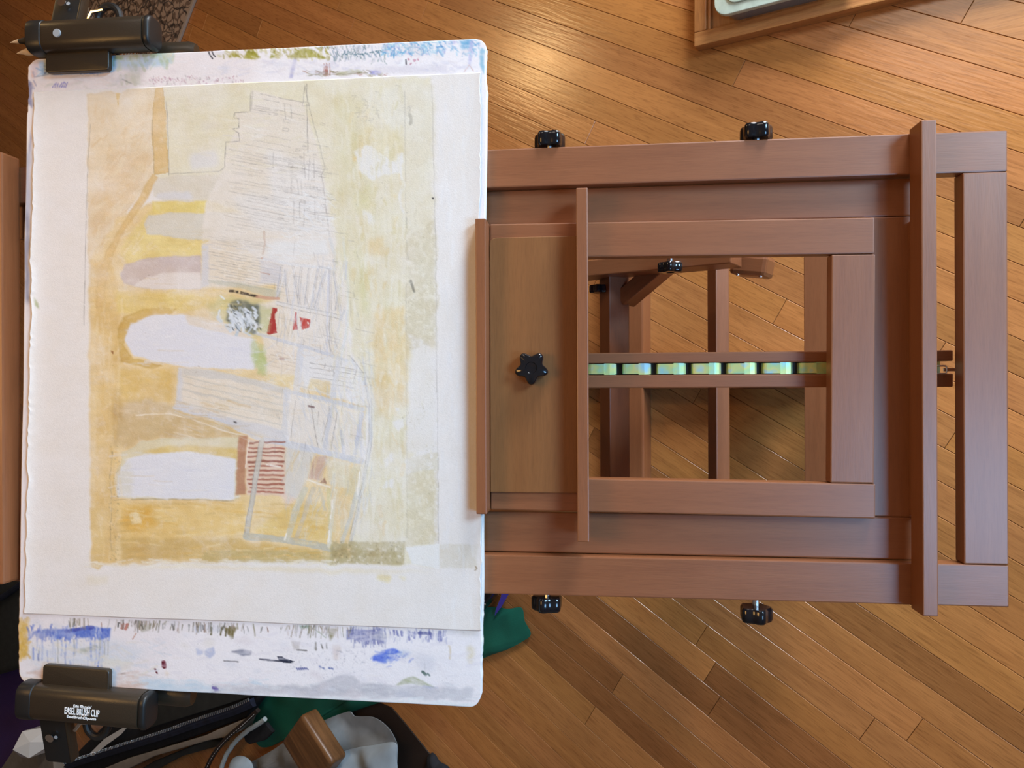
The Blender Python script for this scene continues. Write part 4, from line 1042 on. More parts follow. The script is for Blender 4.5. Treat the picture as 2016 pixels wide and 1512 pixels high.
shell('window_3', [(BX0, BX0 + t_, RY1 + .01, RY1 + .05, BZ0, BZ1), (BX1 - t_, BX1, RY1 + .01, RY1 + .05, BZ0, BZ1), (BX0, BX1, RY1 + .01, RY1 + .05, BZ0, BZ0 + t_), (BX0, BX1, RY1 + .01, RY1 + .05, BZ1 - t_, BZ1), ((BX0 + BX1) / 2 - t_, (BX0 + BX1) / 2 + t_, RY1 + .01, RY1 + .05, BZ0, BZ1)], M['white_trim'])

# ================================================================== EASEL
BC = 0.0137                                   # middle of the panel across
base_xy = (-0.62, BC)
easel = empty('easel', (base_xy[0], base_xy[1], 0))
tag(easel, 'reddish brown wooden studio easel tilted flat with black star knobs', 'easel')
RT, RB = 0.2600, -0.2325                      # outer edges of the long rails

def star_mesh(name, rad, thick, lobes=5, depth=0.16, n=60, dish=True, rot=0.0):
    def ring(s, z):
        return [(rad * s * (1 - depth + depth * math.cos(lobes * (2 * math.pi * k / n) - rot * lobes)) * math.cos(2 * math.pi * k / n),
                 rad * s * (1 - depth + depth * math.cos(lobes * (2 * math.pi * k / n) - rot * lobes)) * math.sin(2 * math.pi * k / n), z) for k in range(n)]
    def circ(r, z):
        return [(r * math.cos(2 * math.pi * k / n), r * math.sin(2 * math.pi * k / n), z) for k in range(n)]
    rs = [ring(.90, 0), ring(1.0, thick * .14), ring(1.0, thick * .78), ring(.965, thick * .93), ring(.90, thick)]
    if dish: rs += [circ(rad * .34, thick * 1.0), circ(rad * .31, thick * .93), circ(rad * .02, thick * .90)]
    bm = bmesh.new()
    rows = [[bm.verts.new(p) for p in r] for r in rs]
    for r0, r1 in zip(rows, rows[1:]):
        for k in range(n): bm.faces.new((r0[k], r0[(k + 1) % n], r1[(k + 1) % n], r1[k]))
    bm.faces.new(rows[0][::-1]); bm.faces.new(rows[-1])
    bmesh.ops.recalc_face_normals(bm, faces=bm.faces[:])
    return bm_mesh(bm, name)

# outer frame
pbox('long_rail', -0.612, 0.5150, RT - 0.0425, RT, -0.020, 0.0, M['easel_a'], easel)
pbox('long_rail', -0.612, 0.5150, RB, RB + 0.0435, -0.020, 0.0, M['easel_a'], easel)
pbox('foot_rail', 0.4712, 0.5150, RB + 0.0437, RT - 0.0427, -0.020, -0.0002, M['easel_b'], easel)
# recessed middle frame
pbox('inner_rail', -0.60, 0.4330, 0.1768, 0.2168, -0.031, -0.013, M['easel_a'], easel)
pbox('inner_rail', -0.60, 0.4330, -0.1882, -0.1432, -0.031, -0.013, M['easel_a'], easel)
pbox('inner_crosspiece', 0.3845, 0.4330, -0.1430, 0.1766, -0.031, -0.0132, M['easel_b'], easel)
# the bottom shelf the work would stand on
pbox('shelf_ledge', 0.4184, 0.4332, -0.2355, 0.2640, 0.0002, 0.030, M['easel_b'], easel, 0.0012)
pbox('shelf_block', 0.4215, 0.4330, -0.14, 0.17, -0.0130, 0.0, M['easel_b'], easel)
# the matching top shelf beyond the board
pbox('shelf_ledge', -0.602, -0.5865, -0.2290, 0.2700, 0.0002, 0.030, M['easel_b'], easel, 0.003)
# sliding carriage with paint tray
YAW = math.radians(-0.55)
pbox('carriage_rail', -0.0240, 0.3835, 0.1375, 0.1755, -0.018, 0.0, M['easel_a'], easel, yaw=YAW)
pbox('carriage_rail', -0.0240, 0.3835, -0.1410, -0.1045, -0.018, 0.0, M['easel_a'], easel, yaw=YAW)
pbox('carriage_crosspiece', 0.3390, 0.3833, -0.1060, 0.1352, -0.018, -0.0002, M['easel_b'], easel, yaw=YAW)
pbox('tray_lip', -0.0357, -0.0246, -0.1393, 0.1773, -0.018, 0.030, M['easel_b'], easel, 0.001)
pbox('tray_lip', 0.0722, 0.0843, -0.1672, 0.2068, 0.0006, 0.030, M['easel_b'], easel, 0.001)
me = prism_mesh('tray_floor', [(-.048, -.139), (.048, -.139), (.048, .142), (-.041, .142), (-.0445, .141), (-.047, .1385), (-.048, .135)], 0, .003, .0008)
link('tray_floor', me, M['easel_panel'], easel, panel_to_world(.0238, .0195, .0003), PEUL)
# centre knob
ka, kb = EP(1046, 724, 0.018)
kn = link('star_knob', star_mesh('star_knob', .0186, .014, rot=math.radians(-90)), M['black_plastic'], easel, panel_to_world(ka, kb, .0062), PEUL)
auto_smooth(kn, .7)
link('knob_stem', tube_mesh('knob_stem', [(0, 0, -.004), (0, 0, .002)], .005, 14), M['steel'], kn, panel_to_world(ka, kb, .0062), PEUL)
# side knobs
def side_knob(u, vfar, top):
    h = -0.010
    a = EP(u, 756, h)[0]
    bf = EP(u, vfar, h)[1]
    sgn = 1 if top else -1
    edge = RT if top else RB
    thick = 0.0155
    b0 = bf - sgn * thick
    rot = (PROT @ Matrix.Rotation(-sgn * math.pi / 2, 3, 'X')).to_euler()
    k = link('star_knob', star_mesh('star_knob', .0178, thick, depth=.10, rot=random.uniform(0, 1)), M['black_plastic'], easel, panel_to_world(a, b0, h), rot)
    auto_smooth(k, .7)
    link('knob_stem', tube_mesh('knob_stem', [(0, 0, -abs(b0 - edge) - .004), (0, 0, .001)], .0042, 12), M['steel'], k, panel_to_world(a, b0, h), rot)
side_knob(1084, 264, True); side_knob(1491, 248, True)
side_knob(1076, 1200, False); side_knob(1486, 1222, False)
# mast with its toothed steel strip
hm = -0.0385
b_hi = EP(1160, 695, hm)[1]; b_lo = EP(1160, 764, hm)[1]
g_hi = EP(1160, 715.5, hm)[1]; g_lo = EP(1160, 738.5, hm)[1]
pbox('mast_strip', -0.59, 0.478, g_hi, b_hi, -0.058, hm, M['easel_a'], easel)
pbox('mast_strip', -0.59, 0.478, b_lo, g_lo, -0.058, hm, M['easel_a'], easel)
pbox('mast_back', -0.59, 0.470, b_lo + .001, b_hi - .001, -0.066, -0.0582, M['easel_a'], easel)
gm, gw = (g_hi + g_lo) / 2, (g_hi - g_lo) / 2
def tooth_mesh():
    prof = [(0, -.0070, .86), (.0006, -.0022, .86), (.0016, -.0008, .86), (.004, -.0003, .86), (.011, 0, .86), (.0186, .0004, .86), (.0188, .0000, .97), (.025, -.0002, .97), (.0300, -.0008, .95), (.0322, -.0020, .90), (.0332, -.0070, .86)]
    bm = bmesh.new()
    rows = [[bm.verts.new((x, -gw * s, z)), bm.verts.new((x, gw * s, z)), bm.verts.new((x, gw * s, -.009)), bm.verts.new((x, -gw * s, -.009))] for x, z, s in prof]
    for r0, r1 in zip(rows, rows[1:]):
        for k in range(4): bm.faces.new((r0[k], r0[(k + 1) % 4], r1[(k + 1) % 4], r1[k]))
    bm.faces.new(rows[0]); bm.faces.new(rows[-1][::-1])
    bmesh.ops.recalc_face_normals(bm, faces=bm.faces[:])
    return bm_mesh(bm, 'ratchet_tooth')
tm = tooth_mesh()
a_first = EP(1157, 728, hm)[0]; a_end = EP(1628, 728, hm)[0]
per = EP(1224, 728, hm)[0] - EP(1156.5, 728, hm)[0]
for i in range(-3, 11):
    a = a_first + i * per * 1.004
    if a + .034 > 0.468: break
    o = link('ratchet_tooth', tm, M['zinc'], easel, panel_to_world(a, gm, hm - .0008), PEUL)
pbox('ratchet_base', -0.30, 0.468, gm - gw * .98, gm + gw * .98, -0.0575, -0.0480, M['clip_dark'], easel, 0)
# little steel catch at the end of the strip
ca, cb = EP(1845, 728, -.038); ce = EP(1881, 728, -.038)[0]
hk = link('strip_catch', tube_mesh('strip_catch', smooth_path([(-.01, .0042, 0), (.006, .0042, 0), (.0085, .0032, 0), (.009, 0, 0), (.0085, -.0032, 0), (.006, -.0042, 0), (-.01, -.0042, 0)], 5), .0009, 8), M['steel'], easel, panel_to_world(ca, cb, -.036), PEUL)
pbox('catch_tongue', ca + .006, ce, cb - .0018, cb + .0018, -.038, -.036, M['steel'], easel, .0006)

# under-frame seen through the window: cross bars, side arms, post and feet (upright in the room)
def bar_across(name, u0, u1, u2, z, mat, parent=easel, y0=-.20, y1=.21):
    """square bar running across: dark edge u0..u1, lit face u1..u2, its near corner at height z"""
    xc = WP(u1, 730, z)[0]
    d = ray(u1, 730); dep = (CAM_H - z) / -d.z
    wpx = math.hypot(u1 - u0, u2 - u1)
    w = wpx * dep / FPX
    view = math.atan2(-d.x, -d.z)                # view tilt from straight down, towards -x
    th = view + math.atan2(u1 - u0, u2 - u1)     # lit face normal, from vertical towards +x
    n_l = Vector((math.sin(th), 0, math.cos(th))); n_d = Vector((-math.cos(th), 0, math.sin(th)))
    c = Vector((xc, (y0 + y1) / 2, z)) - (n_l + n_d) * w / 2
    rot = Matrix((( -n_d.x, 0, n_l.x), (0, 1, 0), (-n_d.z, 0, n_l.z))).to_euler()
    return link(name, box_mesh(name, w, y1 - y0, w, .002), mat, parent, c, rot)
bar_across('cross_bar', 1180, 1200, 1240, .565, M['easel_b'])
bar_across('cross_bar', 1393, 1410, 1436, .43, M['easel_b'])
x0 = WP(1583, 730, .22)[0]; x1 = WP(1640, 730, .22)[0]
wbox('cross_bar', ((x0 + x1) / 2, BC, .205), (x1 - x0, .52, .03), M['easel_b'], easel)
x0 = WP(1232, 730, .045)[0]; x1 = WP(1266, 730, .045)[0]
wbox('floor_stretcher', ((x0 + x1) / 2 - .02, BC, .0225), (x1 - x0 + .04, .62, .045), M['easel_b'], easel, None, .004)
# side arms with their knob and screwed bracket
ya = WP(1300, 537, .56)[1]
for yy, sg in ((ya + .012, 1), (2 * BC - ya - .045, -1)):
    xa, xb = -1.02, WP(1452, 530, .56)[0]
    wbox('side_arm', ((xa + xb) / 2, yy, .565), (xb - xa, .024, .05), M['easel_a'], easel)
    xc, xd = WP(1440, 535, .52)[0], WP(1512, 535, .52)[0]
    bx0 = WP(1436, 525, .52)
    arm = wbox('pivot_plate', ((xc + xd) / 2, yy - sg * .006, .505), (xd - xc, .030, .045), M['easel_a'], easel, Euler((0, 0, -sg * .16)), .006)
    for sx in (-.016, .016):
        p = Vector(((xc + xd) / 2 + sx, yy - sg * .019 - sg * sx * .16, .522))
        sm = link('screw', tube_mesh('screw', [(0, 0, 0), (0, -sg * .0035, 0)], [.0035, .0025], 10), M['steel'], arm, p)
    # brace from arm to bar
    bx, by = WP(1265, 555, .54)
    if sg > 0: wbox('corner_brace', (bx, by if sg > 0 else 2 * BC - by - .033, .53), (.085, .024, .04), M['easel_a'], easel, Euler((0, 0, sg * .62)), .002)
for yy, sg, uk, vk in ((ya + .010, 1, 1335, 524), (2 * BC - ya - .028, -1, 1335, 524)):
    xk = WP(uk, vk, .575)[0]
    rot = Euler((sg * math.pi / 2, 0, 0))
    k2 = link('star_knob', star_mesh('star_knob', .0175, .014, depth=.12), M['black_plastic'], easel, (xk, yy - sg * .004, .605), rot)
    auto_smooth(k2, .7)
    link('knob_stem', tube_mesh('knob_stem', [(0, 0, -.012), (0, 0, .001)], .0045, 12), M['steel'], k2, (xk, yy - sg * .004, .605), rot)
xk = WP(1176, 556, .56)[0]
k3 = link('star_knob', star_mesh('star_knob', .015, .012, depth=.12), M['black_plastic'], easel, (xk, ya - .010, .555), Euler((math.pi / 2, 0, 0)))
# central posts and foot under the mast
for u_, z_ in ((1418, .40), (1612, .19)):
    wbox('post', (WP(u_, 730, z_)[0], BC, (z_ + .044) / 2), (.04, .030, z_ - .046), M['easel_b'], easel)
mw = panel_to_world(0.10, BC, -.066)
wbox('post', (mw.x - .03, BC, .40), (.05, .036, .79), M['easel_b'], easel)
wbox('foot_beam', (-.60, BC, .0225), (.70, .05, .044), M['easel_a'], easel, None, .004)
for xx in (-1.0,):
    for sg in (1, -1):
        wbox('rear_leg', (xx, BC + sg * .20, .27), (.045, .03, .54), M['easel_b'], easel)
    wbox('floor_stretcher', (xx, BC, .0225), (.05, .62, .044), M['easel_b'], easel, None, .004)
pz = panel_to_world(-.36, BC, -.07)
for sg in (1, -1):
    wbox('upright', (pz.x + .01, BC + sg * .172, .78), (.045, .028, .44), M['easel_b'], easel)

# ================================================================== DRAWING BOARD AND PAINTED SHEET
def EPn(U, V, Hh):
    c = np.array(PINV @ (CAMP - P0)); A = np.array(PINV)
    R_ = A @ np.array(RGT); U_ = A @ np.array(UPV); F_ = A @ np.array(FWD)
    x = ((U - 1008) / FPX)[:, None]; y = ((V - 756) / FPX)[:, None]
    d = x * R_ - y * U_ + F_
    k = (Hh - c[2]) / d[:, 2]
    p = c + d * k[:, None]
    return p[:, 0], p[:, 1]

def grid_sheet(name, ss, tt, corners, hfun, radius, edge_rag, canvas, mat, attr, thick, origin_h, seed):
    """a sheet or board as a dense grid whose colour layer holds the pigment; rim closed down by its thickness"""
    ns, nt = len(ss), len(tt)
    TL, TR, BR, BL = [np.array(p, float) for p in corners]
    S, T = np.meshgrid(ss, tt)
    S = S.ravel(); T = T.ravel()
    Hpx = np.linalg.norm(BL - TL); Wpx = np.linalg.norm(TR - TL)
    if radius:
        d = np.minimum(T, 1 - T) * Hpx
        ins = np.where(d < radius, radius - np.sqrt(np.maximum(0, radius ** 2 - (radius - np.minimum(d, radius)) ** 2)), 0)
        S2 = ins / Wpx + S * (1 - 2 * ins / Wpx)
    else:
        S2 = S.copy()
    r = np.random.default_rng(seed)
    def rag1(n, cell, amp):
        k = int(n / cell) + 3
        g = r.normal(0, 1, k); x = np.arange(n) / cell; i = x.astype(int); f = x - i
        return (g[i] * (1 - f) + g[i + 1] * f) * amp
    lr = (rag1(nt, 22, edge_rag) + rag1(nt, 5, edge_rag * .5))[np.arange(nt).repeat(ns)]
    rr = (rag1(nt, 22, edge_rag) + rag1(nt, 5, edge_rag * .5))[np.arange(nt).repeat(ns)]
    px = TL[0] * (1 - S2) * (1 - T) + TR[0] * S2 * (1 - T) + BR[0] * S2 * T + BL[0] * (1 - S2) * T
    py = TL[1] * (1 - S2) * (1 - T) + TR[1] * S2 * (1 - T) + BR[1] * S2 * T + BL[1] * (1 - S2) * T
    px += lr * np.clip(1 - S * Wpx / 14, 0, 1) + rr * np.clip(1 - (1 - S) * Wpx / 14, 0, 1)
    tb = (rag1(ns, 40, edge_rag * .35))[np.tile(np.arange(ns), nt)]
    py += tb * np.clip(1 - np.minimum(T, 1 - T) * Hpx / 14, 0, 1)
    hh = hfun(S, T, Wpx, Hpx)
    a, b_ = EPn(px, py, hh)
    oa, ob = a.mean(), b_.mean()
    co = np.stack([a - oa, b_ - ob, hh - origin_h], 1)
    colr = canvas.sample(px, py)
    # rim
    idx = np.arange(ns * nt).reshape(nt, ns)
    loop = np.concatenate([idx[0, :], idx[1:, -1], idx[-1, -2::-1], idx[-2:0:-1, 0]])
    low = co[loop].copy(); low[:, 2] -= thick
    nv = ns * nt
    allco = np.concatenate([co, low]).astype(np.float32)
    allcol = np.concatenate([colr, colr[loop] * 0 + np.array([.74, .72, .68])])
    q = np.stack([idx[:-1, :-1], idx[1:, :-1], idx[1:, 1:], idx[:-1, 1:]], -1).reshape(-1, 4)
    m_ = len(loop); k = np.arange(m_)
    sk = np.stack([loop, loop[(k + 1) % m_], nv + (k + 1) % m_, nv + k], 1)
    faces = np.concatenate([q, sk]).astype(np.int32)
    me = bpy.data.meshes.new(name)
    me.vertices.add(len(allco)); me.vertices.foreach_set('co', allco.ravel())
    me.loops.add(faces.size); me.loops.foreach_set('vertex_index', faces.ravel())
    me.polygons.add(len(faces)); me.polygons.foreach_set('loop_start', np.arange(0, faces.size, 4, dtype=np.int32))
    me.update(calc_edges=True)
    me.validate()
    at = me.attributes.new(attr, 'FLOAT_COLOR', 'POINT')
    at.data.foreach_set('color', np.concatenate([allcol, np.ones((len(allcol), 1))], 1).astype(np.float32).ravel())
    o = link(name, me, mat, None, panel_to_world(oa, ob, origin_h), PEUL)
    return o

BH, PH = 0.0125, 0.0133
M['sheet'] = attr_paint('painted_watercolour_paper', 'pigment', .8, .3, 700, .035)
M['board'] = attr_paint('paint_smeared_board', 'pigment', .6, .25, 500, .04)
brd_c = paint_board()
tt = np.concatenate([np.linspace(0, .088, 74, endpoint=False), np.linspace(.088, .858, 60, endpoint=False), np.linspace(.858, 1, 116)])
board = grid_sheet('drawing_board', np.linspace(0, 1, 560), tt, [(56, 117), (957, 76), (947, 1393), (36, 1344)],
                   lambda S, T, W, H: np.full(S.shape, BH), 22, 1.0, brd_c, M['board'], 'pigment', 0.0122, 0.0003, 4)
tag(board, 'large white drawing board smeared with blue and olive paint along its margins', 'drawing board')
sht_c = paint_sheet()
def curl(S, T, W, H):
    x = S * W
    lift = 0.0042 * np.exp(-x / 16) * (0.45 + 0.55 * np.sin(np.clip(T, 0, 1) * 3.14)) + 0.0012 * np.exp(-(1 - S) * W / 14)
    return PH + lift + 0.00025 * np.sin(S * 9 + T * 5) + 0.00025
sheet = grid_sheet('watercolour_sheet', np.linspace(0, 1, 556), np.linspace(0, 1, 680), [(67, 181), (946, 143), (947, 1242), (48, 1208)],
                   curl, 0, 1.3, sht_c, M['sheet'], 'pigment', 0.0006, PH - .0006, 9)
tag(sheet, 'deckle-edged paper sheet with a yellow ochre and white abstract watercolour on it', 'painting')

# ================================================================== BRUSH CLIPS
def rr_outline(w, h, r, n=5):
    pts = []
    for cx, cy, a0 in ((w / 2 - r, h / 2 - r, 0), (-w / 2 + r, h / 2 - r, 90), (-w / 2 + r, -h / 2 + r, 180), (w / 2 - r, -h / 2 + r, 270)):
        for k in range(n + 1):
            a = math.radians(a0 + 90 * k / n); pts.append((cx + r * math.cos(a), cy + r * math.sin(a)))
    return pts

def text_mesh(body, w, h):
    cu = bpy.data.curves.new('lettering', 'FONT'); cu.body = body; cu.align_x = 'CENTER'; cu.align_y = 'CENTER'
    cu.extrude = 0.002; cu.offset = 0.012
    ob = bpy.data.objects.new('lettering_tmp', cu); COL.objects.link(ob)
    bpy.context.view_layer.update()
    me = bpy.data.meshes.new_from_object(ob.evaluated_get(bpy.context.evaluated_depsgraph_get()))
    bpy.data.objects.remove(ob); bpy.data.curves.remove(cu)
    v = np.empty(len(me.vertices) * 3, np.float32); me.vertices.foreach_get('co', v); v = v.reshape(-1, 3)
    lo, hi = v.min(0), v.max(0); mid = (lo + hi) / 2; sz = hi - lo
    v = (v - mid) * np.array([w / sz[0], h / sz[1], .0006 / max(sz[2], 1e-6)])
    me.vertices.foreach_set('co', v.astype(np.float32).ravel()); me.update(); me.name = 'lettering'
    return me

def clip(px_body, yaw, top, label, text=False):
    """px_body: (u0, v0, u1, v1) of the front of the barrel. Origin at the barrel's back middle."""
    u0, v0, u1, v1 = px_body
    hF = 0.034
    a0, bA = EP(u0, (v0 + v1) / 2, hF); a1, _ = EP(u1, (v0 + v1) / 2, hF)
    um = (u0 + u1) / 2
    b_t = EP(um, v0, hF)[1]; b_b = EP(um, v1, hF)[1]
    L_, W_ = a1 - a0, b_t - b_b
    rotm = PROT @ Matrix.Rotation(yaw, 3, 'Z'); rot = rotm.to_euler()
    org = panel_to_world((a0 + a1) / 2, (b_t + b_b) / 2, 0.0)
    root = empty('brush_clip', org, rot)
    tag(root, label, 'clip', 'brush clips on the board corners')
    sg = -1 if top else 1                     # direction towards the board along b
    def part(name, me, mat, x, y, z, r=None, parent=None):
        w = org + rotm @ Vector((x, y, z))
        rr = (rotm @ r).to_euler() if r is not None else rot
        return auto_smooth(link(name, me, mat, parent or root, w, rr), .5)
    RX = Matrix.Rotation(math.pi / 2, 3, 'Z') @ Matrix.Rotation(math.pi / 2, 3, 'X')    # outline plane -> across, extrude -> along a
    D_ = 0.030
    capL = 0.020
    zc = hF - D_ / 2
    prof = [(x, y) for x, y in rr_outline(W_, D_, .011, 6)]
    bodyx0, bodyx1 = -L_ / 2 + capL * .8, L_ / 2 - .009
    bod = part('barrel', prism_mesh('barrel', prof, bodyx0, bodyx1, .0006), M['clip'], 0, 0, zc, RX)
    capp = [(x * 1.06, y * 1.06) for x, y in prof]
    part('end_cap', prism_mesh('end_cap', capp, -L_ / 2, -L_ / 2 + capL, .003, 3), M['clip_dark'], 0, 0, zc, RX)
    part('end_cap', prism_mesh('end_cap', [(x * 1.02, y * 1.02) for x, y in prof], L_ / 2 - .0095, L_ / 2, .004, 4), M['clip_dark'], 0, 0, zc, RX)
    # jaw that grips the board edge
    jl = L_ * .52; jx = -L_ / 2 + L_ * (.37 if top else .41)
    jy = sg * (W_ / 2 + .0085)
    part('jaw', prism_mesh('jaw', rr_outline(jl, .027, .004, 4), 0, .0075, .0018, 3), M['clip'], jx, jy, .0142)
    part('jaw_web', box_mesh('jaw_web', jl * .96, .011, .016, .002), M['clip_dark'], jx, sg * (W_ / 2 - .002), .0125)
    part('lower_jaw', prism_mesh('lower_jaw', rr_outline(jl, .030, .004, 4), -.0075, 0, .0015, 2), M['clip_dark'], jx, jy, -.0002)
    # backing arm and bracket on the outer side
    bw, bl = .034, .075
    bx = -L_ / 2 + L_ * (.22 if top else .20)
    me = prism_mesh('bracket', rr_outline(bw, bl, .004, 3), 0, .003, .0008)
    br = part('bracket', me, M['clip_dark'], bx, -sg * (W_ / 2 + bl / 2 - .012), .004, Matrix.Rotation(sg * .25, 3, 'X'))
    part('bracket_flange', box_mesh('bracket_flange', .003, bl * .9, .012, .001), M['clip'], bx + bw / 2, -sg * (W_ / 2 + bl / 2 - .012), .002, Matrix.Rotation(sg * .25, 3, 'X'))
    for hx, hy, hr in ((0.004, .010, .0022), (-.004, -.012, .0052)):
        hole = tube_mesh('bracket_hole', [(0, 0, 0), (0, 0, .0006)], hr, 18)
        part('bracket_rivet', hole, M['grey_rivet'] if hr < .004 else M['steel'], bx + hx, -sg * (W_ / 2 + .016 + abs(hy)), .0105, Matrix.Rotation(sg * .25, 3, 'X'))
    # spring ring and its steel wire
    ring = smooth_path([(.014 * math.cos(t), .017 * math.sin(t), 0) for t in np.linspace(0, 6.2, 14)], 3)
    part('spring_ring', tube_mesh('spring_ring', ring, .0042, 10), M['clip_dark'], bx + .052, -sg * (W_ / 2 + .006), .006)
    part('spring_wire', tube_mesh('spring_wire', [(-.012, -.006, 0), (-.004, .004, .002), (.010, .006, .002)], .0022, 8), M['steel'], bx + .040, -sg * (W_ / 2 + .009), .012)
    # second barrel behind
    sb = part('rear_barrel', tube_mesh('rear_barrel', [(L_ / 2 - .01, 0, 0), (L_ / 2 + .024, 0, 0), (L_ / 2 + .031, 0, -.001)], [.0135, .0135, .011], 20), M['clip'], 0, sg * (W_ / 2 - .008) if top else sg * (W_ / 2 - .014), -.014)
    if top:
        part('release_button', tube_mesh('release_button', [(0, 0, 0), (0, 0, .0016)], [.0050, .0044], 20), M['grey_rivet'], -L_ / 2 + L_ * .27, -.001, hF - .0004, None, bod)
    if text:
        sx = L_ / 255.0
        for body, uu, vv, ww, hh in (("Eric Rhoads'", 162.5, 1391.2, 35, 5.6), ("EASEL BRUSH CLIP", 161.5, 1401.8, 68, 12.5), ("EaselBrushClip.com", 160.5, 1413.8, 57, 6.4)):
            a, b_ = EP(uu, vv, hF)
            p = rotm.transposed() @ (panel_to_world(a, b_, hF) - org)
            lt = link('lettering', text_mesh(body, ww * sx, hh * sx), M['white_ink'], bod, org + rotm @ Vector((p.x, p.y, hF + .0002)), rot)
    return root, rotm, org, L_, W_

rootA, rotA, orgA, LA, WA = clip((47, 29, 292, 92), math.radians(-0.3), True, 'black brush clip with a grey button, two paintbrush tips sticking out of it')
clip((28, 1362, 284, 1432), math.radians(-2.6), False, 'black brush clip printed with white lettering', True)

def paintbrush(y, z, tip, label, pale):
    r = empty('paintbrush', orgA + rotA @ Vector((-LA / 2 + .02, y, z)), rotA.to_euler())
    tag(r, label, 'paintbrush', 'brushes in the clip')
    def part(name, pts, rad, mat):
        return auto_smooth(link(name, tube_mesh(name, pts, rad, 12), mat, r, r.location, rotA.to_euler()), .6)
    part('handle', [(.004, 0, 0), (.03, 0, 0), (.09, 0, 0)], [.0032, .004, .0022], M['handle'])
    part('ferrule', [(-.020, 0, 0), (.005, 0, 0)], [.0038, .0033], M['steel'])
    part('bristles', [(-.020, 0, 0), (-.028, .0006, 0), (-.020 - tip * .62, .0006, 0)], [.0037, .0044, .0026], M['bristle_pale'] if pale else M['bristle_dark'])
    part('bristle_tip', [(-.020 - tip * .60, .0006, 0), (-.020 - tip * .85, 0, 0), (-.020 - tip, -.0005, 0)], [.0027, .0013, .0003], M['bristle_pale'])
paintbrush(-.001, .018, .030, 'paintbrush with dark bristles ending in a pale point', False)
paintbrush(-.014, .018, .022, 'paintbrush with short pale bristles', True)

# ================================================================== THINGS ON THE FLOOR
def slab(name, px, z0, z1, mat, bev=.002, parent=None, seg=2):
    P_ = [WP(u, v, z1) for u, v in px]
    cx = sum(p[0] for p in P_) / len(P_); cy = sum(p[1] for p in P_) / len(P_)
    me = prism_mesh(name, [(x - cx, y - cy) for x, y in P_], 0, z1 - z0, bev, seg)
    return link(name, me, mat, parent, (cx, cy, z0))

def cloth(name, px, z, dome, folds, mat, seed=1, parent=None, thick=.004, rings=14, n=72, sub=True):
    """a rumpled sheet: outline at height z, swelling by dome, folded by a few waves"""
    P_ = [Vector((*WP(u, v, z), 0)) for u, v in px]
    c = sum(P_, Vector()) / len(P_)
    ring = smooth_path(P_ + [P_[0]], 8)[:-1]
    tot = len(ring)
    r = random.Random(seed)
    waves = [(r.uniform(0, 6.28), r.uniform(18, 46), r.uniform(0, 6.28), r.uniform(.4, 1)) for _ in range(5)]
    bm = bmesh.new()
    def hgt(p, s):
        h = dome * (1 - s ** 2.2)
        for an, fr, ph, am in waves:
            h += folds * am * math.sin((p.x * math.cos(an) + p.y * math.sin(an)) * fr + ph + 1.5 * math.sin(p.x * 13 + p.y * 9)) * (0.25 + .75 * (1 - s ** 6))
        return max(h, 0.0) + .002
    rows = []
    for k in range(rings + 1):
        s = 1 - k / (rings + 1)
        rows.append([bm.verts.new(((p - c).x * s, (p - c).y * s, hgt(p * s + c * (1 - s), s))) for p in ring])
    top = bm.verts.new((0, 0, hgt(c, 0)))
    for r0, r1 in zip(rows, rows[1:]):
        for k in range(tot): bm.faces.new((r0[k], r0[(k + 1) % tot], r1[(k + 1) % tot], r1[k]))
    for k in range(tot): bm.faces.new((rows[-1][k], rows[-1][(k + 1) % tot], top))
    skirt = [bm.verts.new((v.co.x * .995, v.co.y * .995, min(0.0, v.co.z - .004))) for v in rows[0]]
    for k in range(tot): bm.faces.new((rows[0][k], skirt[k], skirt[(k + 1) % tot], rows[0][(k + 1) % tot]))
    bm.faces.new(skirt)
    bmesh.ops.recalc_face_normals(bm, faces=bm.faces[:])
    o = link(name, bm_mesh(bm, name), mat, parent, (c.x, c.y, z))
    auto_smooth(o, 1.0)
    return o

# rug with fringe
rp = [Vector((*WP(388, 0), 0)), Vector((*WP(348, 104), 0))]
ed = (rp[1] - rp[0]).normalized()
corner = rp[1] + ed * .10
f1 = Vector((*WP(106, 22), 0)); fe = (f1 - corner); fe = fe - ed * fe.dot(ed); fl = fe.length; fe = fe.normalized()
rug_o = corner
far = .9
rugbm = [(0, 0), (fl * 1.35, 0), (fl * 1.35, far), (0, far)]
ex, ey = fe, -ed
rrot = Matrix(((ex.x, ey.x, 0), (ex.y, ey.y, 0), (0, 0, 1)))
flip = rrot.determinant() < 0
rug = empty('rug', corner + Vector((0, 0, 0)))
tag(rug, 'brown grey patterned rug with pale edge binding and cream fringe', 'rug')
def rug_poly(x0, x1, y0, y1):
    pts = [corner + ex * x + ey * y for x, y in ((x0, y0), (x1, y0), (x1, y1), (x0, y1))]
    return [(p.x - corner.x, p.y - corner.y) for p in (pts[::-1] if flip else pts)]
link('pile', prism_mesh('pile', rug_poly(.012, fl * 1.35, 0, far), 0, .008, .001), M['rug'], rug, corner)
link('binding', prism_mesh('binding', rug_poly(0, .014, 0, far), 0, .0092, .002), M['rug_border'], rug, corner)
frm = []
for i in range(60):
    x = fl * 1.35 * (i + .5) / 60
    p0 = ex * x + Vector((0, 0, .004)); p1 = p0 - ey * .035 + ex * random.uniform(-.006, .006); p2 = p0 - ey * random.uniform(.06, .08) + ex * random.uniform(-.014, .014)
    p1.z = .003; p2.z = .002
    link('fringe_tassel', tube_mesh('fringe_tassel', [p0, p1, p2], [.0035, .003, .0018], 6), M['fringe'], rug, corner)

